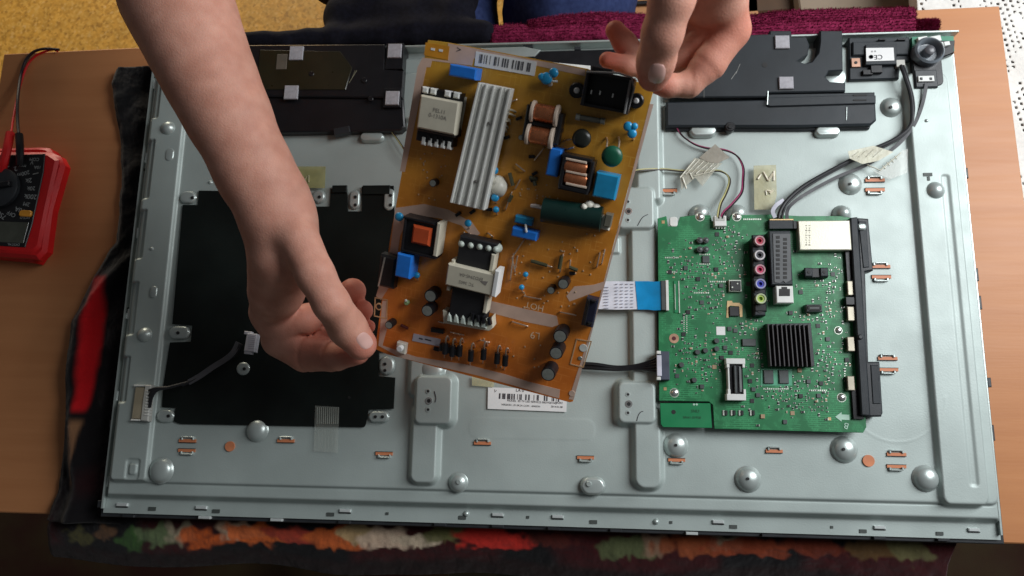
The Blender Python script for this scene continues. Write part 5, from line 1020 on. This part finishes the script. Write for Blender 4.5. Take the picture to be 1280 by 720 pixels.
for _ in range(90):
    x, y = r4.choice([(r4.uniform(640, 720), r4.uniform(365, 385)), (r4.uniform(640, 740), r4.uniform(300, 350)), (r4.uniform(520, 560), r4.uniform(190, 250)), (r4.uniform(640, 700), r4.uniform(230, 250)), (r4.uniform(700, 750), r4.uniform(280, 330)), (r4.uniform(560, 680), r4.uniform(415, 460))]); dots.bp(x, y, 1.5, 1.5, 0, .0006, 0, 0)
stuff(obj('jumper_wires', jw, LEAD, pw)); stuff(obj('small_resistors', res, mat('dark_olive_part', (.06, .06, .03), .4), pw)); stuff(obj('solder_dots', dots, mat('solder_dot', (.62, .45, .28), .4), pw)); stuff(obj('tiny_black_parts', blk, BLKG, pw))
# ------------------------------------------------------------------ person: signed-distance body, meshed as one skin
def C3(px, py, z, rp):      # layout pixel + height + radius in pixels -> world point and radius
    p = U(px, py, z); dep = -(CR.transposed() @ (p - CAMP)).z; return (p.x, p.y, p.z, rp * dep / FPX)
def smin(a, b, k):
    h = np.clip(.5 + .5 * (b - a) / k, 0, 1); return b + (a - b) * h - k * h * (1 - h)
class Chain:
    def __init__(s, pts, k=.004, name=''): s.p = [np.array(q, float) for q in pts]; s.k = k
    def bound(s, c): 
        d = 1e9
        for a, b in zip(s.p[:-1], s.p[1:]): d = min(d, float(seg(c[None], a, b)[0]))
        return d
    def __call__(s, P):
        d = None
        for a, b in zip(s.p[:-1], s.p[1:]):
            e = seg(P, a, b); d = e if d is None else smin(d, e, s.k)
        return d
def seg(P, a, b):
    ba = b[:3] - a[:3]; t = np.clip(((P - a[:3]) @ ba) / (ba @ ba), 0, 1); return np.linalg.norm(P - a[:3] - t[:, None] * ba, axis=1) - (a[3] + (b[3] - a[3]) * t)
def mesh_sdf(groups, h, lo, hi, detail=None):
    """groups: list of (kblend, [Chain...]) - chains in a group meet with a small crease, groups blend by k."""
    n = 16; lo = np.array(lo); D = np.ceil((np.array(hi) - lo) / h / n).astype(int); S = (D * n + 2).astype(np.int64)
    ax = np.arange(n + 1); I, J, K = np.meshgrid(ax, ax, ax, indexing='ij'); base = np.stack([I, J, K], -1).reshape(-1, 3)
    hd = n * h * .5 * math.sqrt(3); ids = []; pos = []; quads = []
    def f(P, c=None):
        tot = None
        for kb, chains in groups:
            g = None
            for cck, ch in chains:
                if c is not None and ch.bound(c) > hd * 2 + .03: continue
                e = ch(P); g = e if g is None else smin(g, e, cck)
            if g is None: continue
            tot = g if tot is None else smin(tot, g, kb)
        if tot is None: return None
        if detail: tot = tot + detail(P)
        return tot
    for bi in range(D[0]):
        for bj in range(D[1]):
            for bk in range(D[2]):
                o = np.array([bi, bj, bk]) * n; c = lo + (o + n / 2) * h
                m = min(ch.bound(c) for kb, chs in groups for _, ch in chs)
                if m > hd + .012 or m < -hd - .012: continue
                P = lo + (base + o) * h; v = f(P, c)
                if v is None: continue
                V = v.reshape(n + 1, n + 1, n + 1); ins = V < 0
                if ins.all() or not ins.any(): continue
                # cell vertices
                acc = np.zeros((n, n, n, 3)); cnt = np.zeros((n, n, n))
                for a in range(3):
                    A = [slice(0, n + 1)] * 3; Bs = [slice(0, n + 1)] * 3; A[a] = slice(0, n); Bs[a] = slice(1, n + 1)
                    v0 = V[tuple(A)]; v1 = V[tuple(Bs)]; cr = (v0 < 0) != (v1 < 0); t = np.where(cr, v0 / np.where(cr, v0 - v1, 1), 0)
                    oth = [q for q in range(3) if q != a]
                    for u in (0, 1):
                        for w_ in (0, 1):
                            sl = [slice(0, n)] * 3; sl[oth[0]] = slice(u, u + n); sl[oth[1]] = slice(w_, w_ + n); sl = tuple(sl)
                            cc = cr[sl]; cnt += cc; acc[..., a] += t[sl] * cc; acc[..., oth[0]] += u * cc; acc[..., oth[1]] += w_ * cc
                    # quads for edges owned: need cells (i-1,j-1)
                    E = cr[tuple(slice(0, n) for _ in range(3))]; q = np.argwhere(E); 
                    if len(q):
                        g = q + o; o1 = np.zeros(3, int); o1[oth[0]] = 1; o2 = np.zeros(3, int); o2[oth[1]] = 1
                        L = lambda w: (w[:, 0] * S[1] + w[:, 1]) * S[2] + w[:, 2]
                        quads.append(np.stack([L(g - o1 - o2), L(g - o2), L(g), L(g - o1)], 1))
                mk = cnt > 0; w = np.argwhere(mk); g = w + o; ids.append((g[:, 0] * S[1] + g[:, 1]) * S[2] + g[:, 2]); pos.append(lo + (g + acc[mk] / cnt[mk][:, None]) * h)
    ids = np.concatenate(ids); pos = np.concatenate(pos); Q = np.concatenate(quads); od = np.argsort(ids); ids = ids[od]; pos = pos[od]
    R = np.searchsorted(ids, Q); R = np.clip(R, 0, len(ids) - 1); ok = (ids[R] == Q).all(1); return pos, R[ok]
# viewer's left arm: forearm comes from the top left, thumb over the board corner
LA = [C3(150, -330, .16, 66), C3(194, -80, .20, 65), C3(221, 0, .205, 60.5), C3(238, 40, .205, 54.5), C3(255, 80, .20, 50), C3(271, 115, .195, 47), C3(290, 155, .19, 44.5), C3(318, 213, .18, 42.5), C3(343, 268, .172, 42.5)]
LA2 = [C3(352, 250, .172, 34), C3(362, 275, .172, 31)]
LPALM = [C3(346, 275, .168, 41), C3(357, 318, .152, 42), C3(346, 365, .125, 33)]
LPALM2 = [C3(350, 340, .130, 34), C3(338, 390, .102, 22), C3(350, 424, .088, 19)]
LTH = [C3(374, 300, .180, 26), C3(394, 343, .180, 23.5), C3(414, 379, .168, 22.5), C3(434, 409, .138, 23.5), C3(451, 430, .1255, 20)]
LIX = [C3(350, 424, .085, 23), C3(383, 442, .075, 22.5), C3(418, 445, .083, 19), C3(447, 441, .0955, 15)]
LMID = [C3(352, 410, .092, 20), C3(379, 400, .088, 18.5), C3(413, 388, .072, 19), C3(441, 364, .100, 16.5)]
LRING = [C3(375, 430, .066, 18), C3(408, 418, .062, 18), C3(437, 400, .080, 17), C3(453, 388, .096, 13.5)]
LPINK = [C3(400, 430, .062, 17), C3(440, 422, .070, 14), C3(461, 408, .090, 8.5)]
# viewer's right arm: thumb pointing down over the inlet
RA = [C3(1000, -520, .20, 58), C3(945, -260, .28, 52), C3(912, -120, .285, 46), C3(898, -55, .285, 42)]
RP = [C3(897, -40, .275, 38), C3(896, -4, .25, 33), C3(893, 10, .236, 27)]
RTH = [C3(866, -75, .305, 31), C3(840, -2, .315, 27.5), C3(828, 42, .300, 24.5), C3(820, 76, .280, 23), C3(817, 94, .266, 20.5)]
RIX = [C3(905, -8, .25, 28), C3(914, 38, .232, 23), C3(886, 80, .226, 20.5), C3(861, 106, .222, 15.5), C3(835, 107, .226, 14), C3(812, 103, .230, 12)]
RMID = [C3(903, 0, .25, 28), C3(911, 26, .232, 22), C3(878, 48, .222, 20), C3(854, 70, .212, 20), C3(815, 84, .210, 15), C3(785, 82, .215, 12), C3(759, 75, .218, 10.5)]
RRING = [C3(885, 0, .25, 28), C3(875, 20, .226, 20), C3(840, 50, .210, 18), C3(806, 84, .210, 15), C3(781, 54, .212, 14), C3(769, 38, .214, 12.5)]
SH = [(-.46, .42, .02, .05), (-.30, .66, .36, .058), (0, .70, .42, .08), (.24, .66, .38, .058), (.42, .52, .16, .048)]
el = LA[0]; SH[0] = (el[0], el[1], el[2], .05); er = RA[0]; SH[4] = (er[0], er[1], er[2], .046)
fing = lambda L: (.0008, Chain(L, .004))
groups = [(.012, [(.012, Chain(LA, .02)), (.015, Chain(LA2, .012)), (.012, Chain(SH, .05))]), (.012, [(.010, Chain(LPALM, .012)), (.012, Chain(LPALM2, .012))]), (.009, [(.003, Chain(LTH, .005))]), (.0035, [fing(LIX), fing(LMID), fing(LRING), fing(LPINK)]),
          (.010, [(.012, Chain(RA, .02))]), (.012, [(.01, Chain(RP, .012))]), (.008, [(.003, Chain(RTH, .006))]), (.0035, [fing(RIX), fing(RMID), fing(RRING)])]
def crease(P, L, i, amp=.0018, wd=.0016, t=0.): 
    a = np.array(L[i][:3]); b = np.array(L[min(i + 1, len(L) - 1)][:3]); c = a + (b - a) * t; ax = (b - a) / np.linalg.norm(b - a); q = P - c; s = q @ ax; r = np.linalg.norm(q - s[:, None] * ax, axis=1)
    if L is RIX or L is RMID: amp = .0007
    return amp * np.exp(-(s / wd) ** 2) * (r < L[i][3] * 1.5)
def detail(P):
    d = 0
    for L, i, t in ((LIX, 1, .1), (LIX, 2, .0), (LMID, 2, .0), (LRING, 2, .0), (RIX, 2, .2), (RIX, 3, .1), (RMID, 2, .0)): d = d + crease(P, L, i, t=t)
    for t, am in ((-.07, .0004), (.03, .0005), (.13, .0003)): d = d + crease(P, RTH, 3, am, .0007, t) + crease(P, LTH, 3, am * .8, .0007, t)
    return d
pos, Q = mesh_sdf(groups, .0019, (-.62, -.17, -.02), (.62, .86, .60), detail)
def skin_col(p):
    col = np.ones((len(p), 3)); 
    def red(c, r, c3, k=1.):
        nonlocal col
        d = np.linalg.norm(p - np.array(c[:3]), axis=1) / r; m = np.clip(1.3 - d, 0, 1)[:, None] * k; col = col * (1 - m) + np.array(c3) * m
    for L in (LTH, LIX, LMID, LRING, LPINK, RTH, RIX, RMID, RRING): red(L[-1], .018, (1.0, .58, .54), .95)
    for L in (LIX, LMID, LRING, RIX, RMID): red(L[1], .022, (1.0, .72, .66), .8); red(L[2], .018, (1.0, .74, .68), .7)
    n = vnoise(p[:, 0], p[:, 1] + p[:, 2], 120, 41)[:, None]; return col * (.94 + .12 * n)
SKIN = mat('skin', (.545, .255, .185), .55, 0, .05, 70, .3, 700, sss=.10, spec=.25, col2=(.62, .315, .235)); attrmix(SKIN)
person = thing('person', 'person in blue jeans and dark top, both hands holding the amber circuit board', 'person', (0, .62, ZF))
def raw_obj(name, pos, Q, ma, parent, col=None, ang=180):
    T = Matrix.Translation(Vector([float(x) for x in pos.mean(0)])); me = bpy.data.meshes.new(name); V = (pos - pos.mean(0)).astype(np.float32)
    me.vertices.add(len(V)); me.vertices.foreach_set('co', V.ravel()); me.loops.add(Q.size); me.loops.foreach_set('vertex_index', Q.ravel().astype(np.int32)); me.polygons.add(len(Q)); me.polygons.foreach_set('loop_start', np.arange(0, Q.size, 4, dtype=np.int32)); me.polygons.foreach_set('loop_total', np.full(len(Q), 4, np.int32)); me.update(calc_edges=True); me.validate()
    bm = bmesh.new(); bm.from_mesh(me); bmesh.ops.smooth_vert(bm, verts=bm.verts, factor=.5, use_axis_x=True, use_axis_y=True, use_axis_z=True); bmesh.ops.recalc_face_normals(bm, faces=bm.faces); bm.to_mesh(me); bm.free()
    me.polygons.foreach_set('use_smooth', [True] * len(me.polygons)); me.materials.append(ma)
    if col is not None: a = me.color_attributes.new('Col', 'FLOAT_COLOR', 'POINT'); cc = np.ones((len(V), 4), np.float32); cc[:, :3] = col; a.data.foreach_set('color', cc.ravel())
    o = bpy.data.objects.new(name, me); COL.objects.link(o); o.parent = parent; o.matrix_local = wm(parent).inverted() @ T; WM[o.name] = T; return o
raw_obj('body', pos, Q, SKIN, person, skin_col(pos))
# thumb nails: shells lying on the skin
NAIL = mat('fingernail', (.68, .41, .36), .34, 0, .04, 60, coat=.25)
def allsdf(P):
    tot = None
    for kb, chs in groups:
        g = None
        for ck, ch in chs: e = ch(P); g = e if g is None else smin(g, e, ck)
        tot = g if tot is None else smin(tot, g, kb)
    return tot
def nail(px, py, z, lp, wp_, ax_px, lift=.0007):
    """px,py: nail centre in layout pixels, lp/wp_: half length and half width in pixels, ax_px: direction of the finger in pixels"""
    c = U(px, py, z); dep = -(CR.transposed() @ (c - CAMP)).z; s = dep / FPX
    u = (CR @ Vector((ax_px[0], -ax_px[1], 0))).normalized(); v = (CAMP - c).normalized(); wv = v.cross(u).normalized(); nu, nv = 17, 13; vs = []; fs = []
    PP = []
    for i in range(nu):
        for j in range(nv):
            a = -1 + 2 * i / (nu - 1); b = -1 + 2 * j / (nv - 1); q = max(0, 1 - abs(a) ** 2.6) ** .42; PP.append(c + u * (a * lp * s) + wv * (b * q * wp_ * s) + v * .03)
    P = np.array([list(p) for p in PP]); dr = -np.array(list(v))
    for _ in range(40): P = P + dr * np.clip(allsdf(P), -.01, .01)[:, None] * .8
    e = np.array([[abs(-1 + 2 * (k // nv) / (nu - 1)), abs(-1 + 2 * (k % nv) / (nv - 1))] for k in range(nu * nv)]); hgt = lift * (1 - np.clip(e.max(1), 0, 1) ** 6) - .0002
    P = P - dr * hgt[:, None]; mb = MB(); mb.v = [Vector(p) for p in P]
    mb.f = [(i * nv + j, i * nv + j + 1, (i + 1) * nv + j + 1, (i + 1) * nv + j) for i in range(nu - 1) for j in range(nv - 1)]
    return obj('fingernail', mb, NAIL, person, ang=180)
nail(821, 92, .28, 13, 10.5, (-.2, 1)); nail(456, 426, .14, 11, 9, (.62, .78))
# clothes
SHIRT = mat('black_jumper', (.006, .006, .012), .9, 0, .3, 200, .4, 900, spec=.2)
def cloth_detail(P): return .006 * (vnoise(P[:, 0] + P[:, 2] * .6, P[:, 1] - P[:, 2] * .5, 22, 51) - .5) + .0035 * (vnoise(P[:, 0] - P[:, 2], P[:, 1] + P[:, 2], 55, 52) - .5)
pos, Q = mesh_sdf([(.04, [(.03, Chain([(-.02, .66, -.14, .135), (-.02, .72, .12, .14), (0, .74, .34, .13)], .05)), (.03, Chain([(-.14, .62, -.16, .07), (.12, .62, -.16, .07)], .03)), (.03, Chain([(-.17, .70, .35, .085), (.17, .70, .35, .085)], .03))]),
    (.03, [(.02, Chain([(-.18, .70, .35, .085), (-.30, .66, .355, .072), (-.38, .55, .24, .066)], .03)), (.02, Chain([(.18, .70, .36, .08), (.26, .66, .37, .07), (.36, .58, .25, .062)], .03))])], .007, (-.6, .3, -.4), (.6, 1.0, .6), cloth_detail)
raw_obj('jumper', pos, Q, SHIRT, person)
DENIM = mat('blue_denim', (.020, .032, .10), .85, 0, .2, 150, .5, 1800, col2=(.032, .05, .14), spec=.2)
def den(P): return .010 * (vnoise(P[:, 0] * 1.5 + P[:, 1] * .3, P[:, 1] * .6 + P[:, 2], 16, 61) - .5) + .004 * (vnoise(P[:, 0], P[:, 1] + P[:, 2] * .7, 60, 62) - .5)
tj = lambda px, py, z: tuple(U(px, py, z))
a = tj(560, 18, -.16); b_ = tj(690, 14, -.16)
pos, Q = mesh_sdf([(.015, [(.02, Chain([(-.06, .66, -.22, .11), (.06, .66, -.22, .11)], .03))]), (.015, [(.02, Chain([(-.11, .62, -.22, .088), (-.14, .52, -.20, .08), (-.145, .40, -.20, .072), (-.15, .34, -.24, .065), (-.15, .33, -.70, .05)], .03))]), (.012, [(.02, Chain([(.07, .62, -.22, .088), (.05, .52, -.20, .085), (.040, .42, -.185, .088), (.040, .36, -.23, .078), (.03, .34, -.70, .05)], .03))])], .006, (-.35, .2, -.80), (.3, .85, -.05), den)
raw_obj('jeans', pos, Q, DENIM, person)
mb = MB(); c = U(585, 24, -.10); mb.lathe(c, [(.005, 0), (.005, .002), (.003, .003)], 14); obj('jeans_button', mb, GOLD, person)
# dark jumper hem / jacket spilling over the lap and table edge at the left
mbx = None
pos, Q = mesh_sdf([(.02, [(.02, Chain([tj(300, 50, -.030) + (.009,), tj(360, 51, -.030) + (.010,), tj(420, 46, -.032) + (.014,), tj(520, 42, -.030) + (.017,), tj(604, 42, -.03) + (.015,)], .01)), (.02, Chain([tj(418, -20, -.09) + (.03,), tj(470, -10, -.07) + (.045,), tj(555, -10, -.07) + (.045,)], .02)), (.02, Chain([tj(432, 24, -.05) + (.027,), tj(566, 24, -.05) + (.030,)], .02))])], .004, (-.5, .15, -.2), (.2, .6, .1), lambda P: .006 * (vnoise(P[:, 0], P[:, 1], 40, 71) - .5))
T = thing('jacket', 'black jacket bunched along the back edge of the table, in front of the person', 'jacket', (-.12, .33, ZT)); raw_obj('cloth', pos, Q, SHIRT, T)
# shoes and feet rest out of view under the table
SHOE = mat('dark_shoe', (.02, .02, .02), .6)
for x in (-.15, .03): mb = MB(); mb.box((x, .29), .09, .24, ZF + .003, ZF + .09, 0, .02); obj('shoe', mb, SHOE, person)
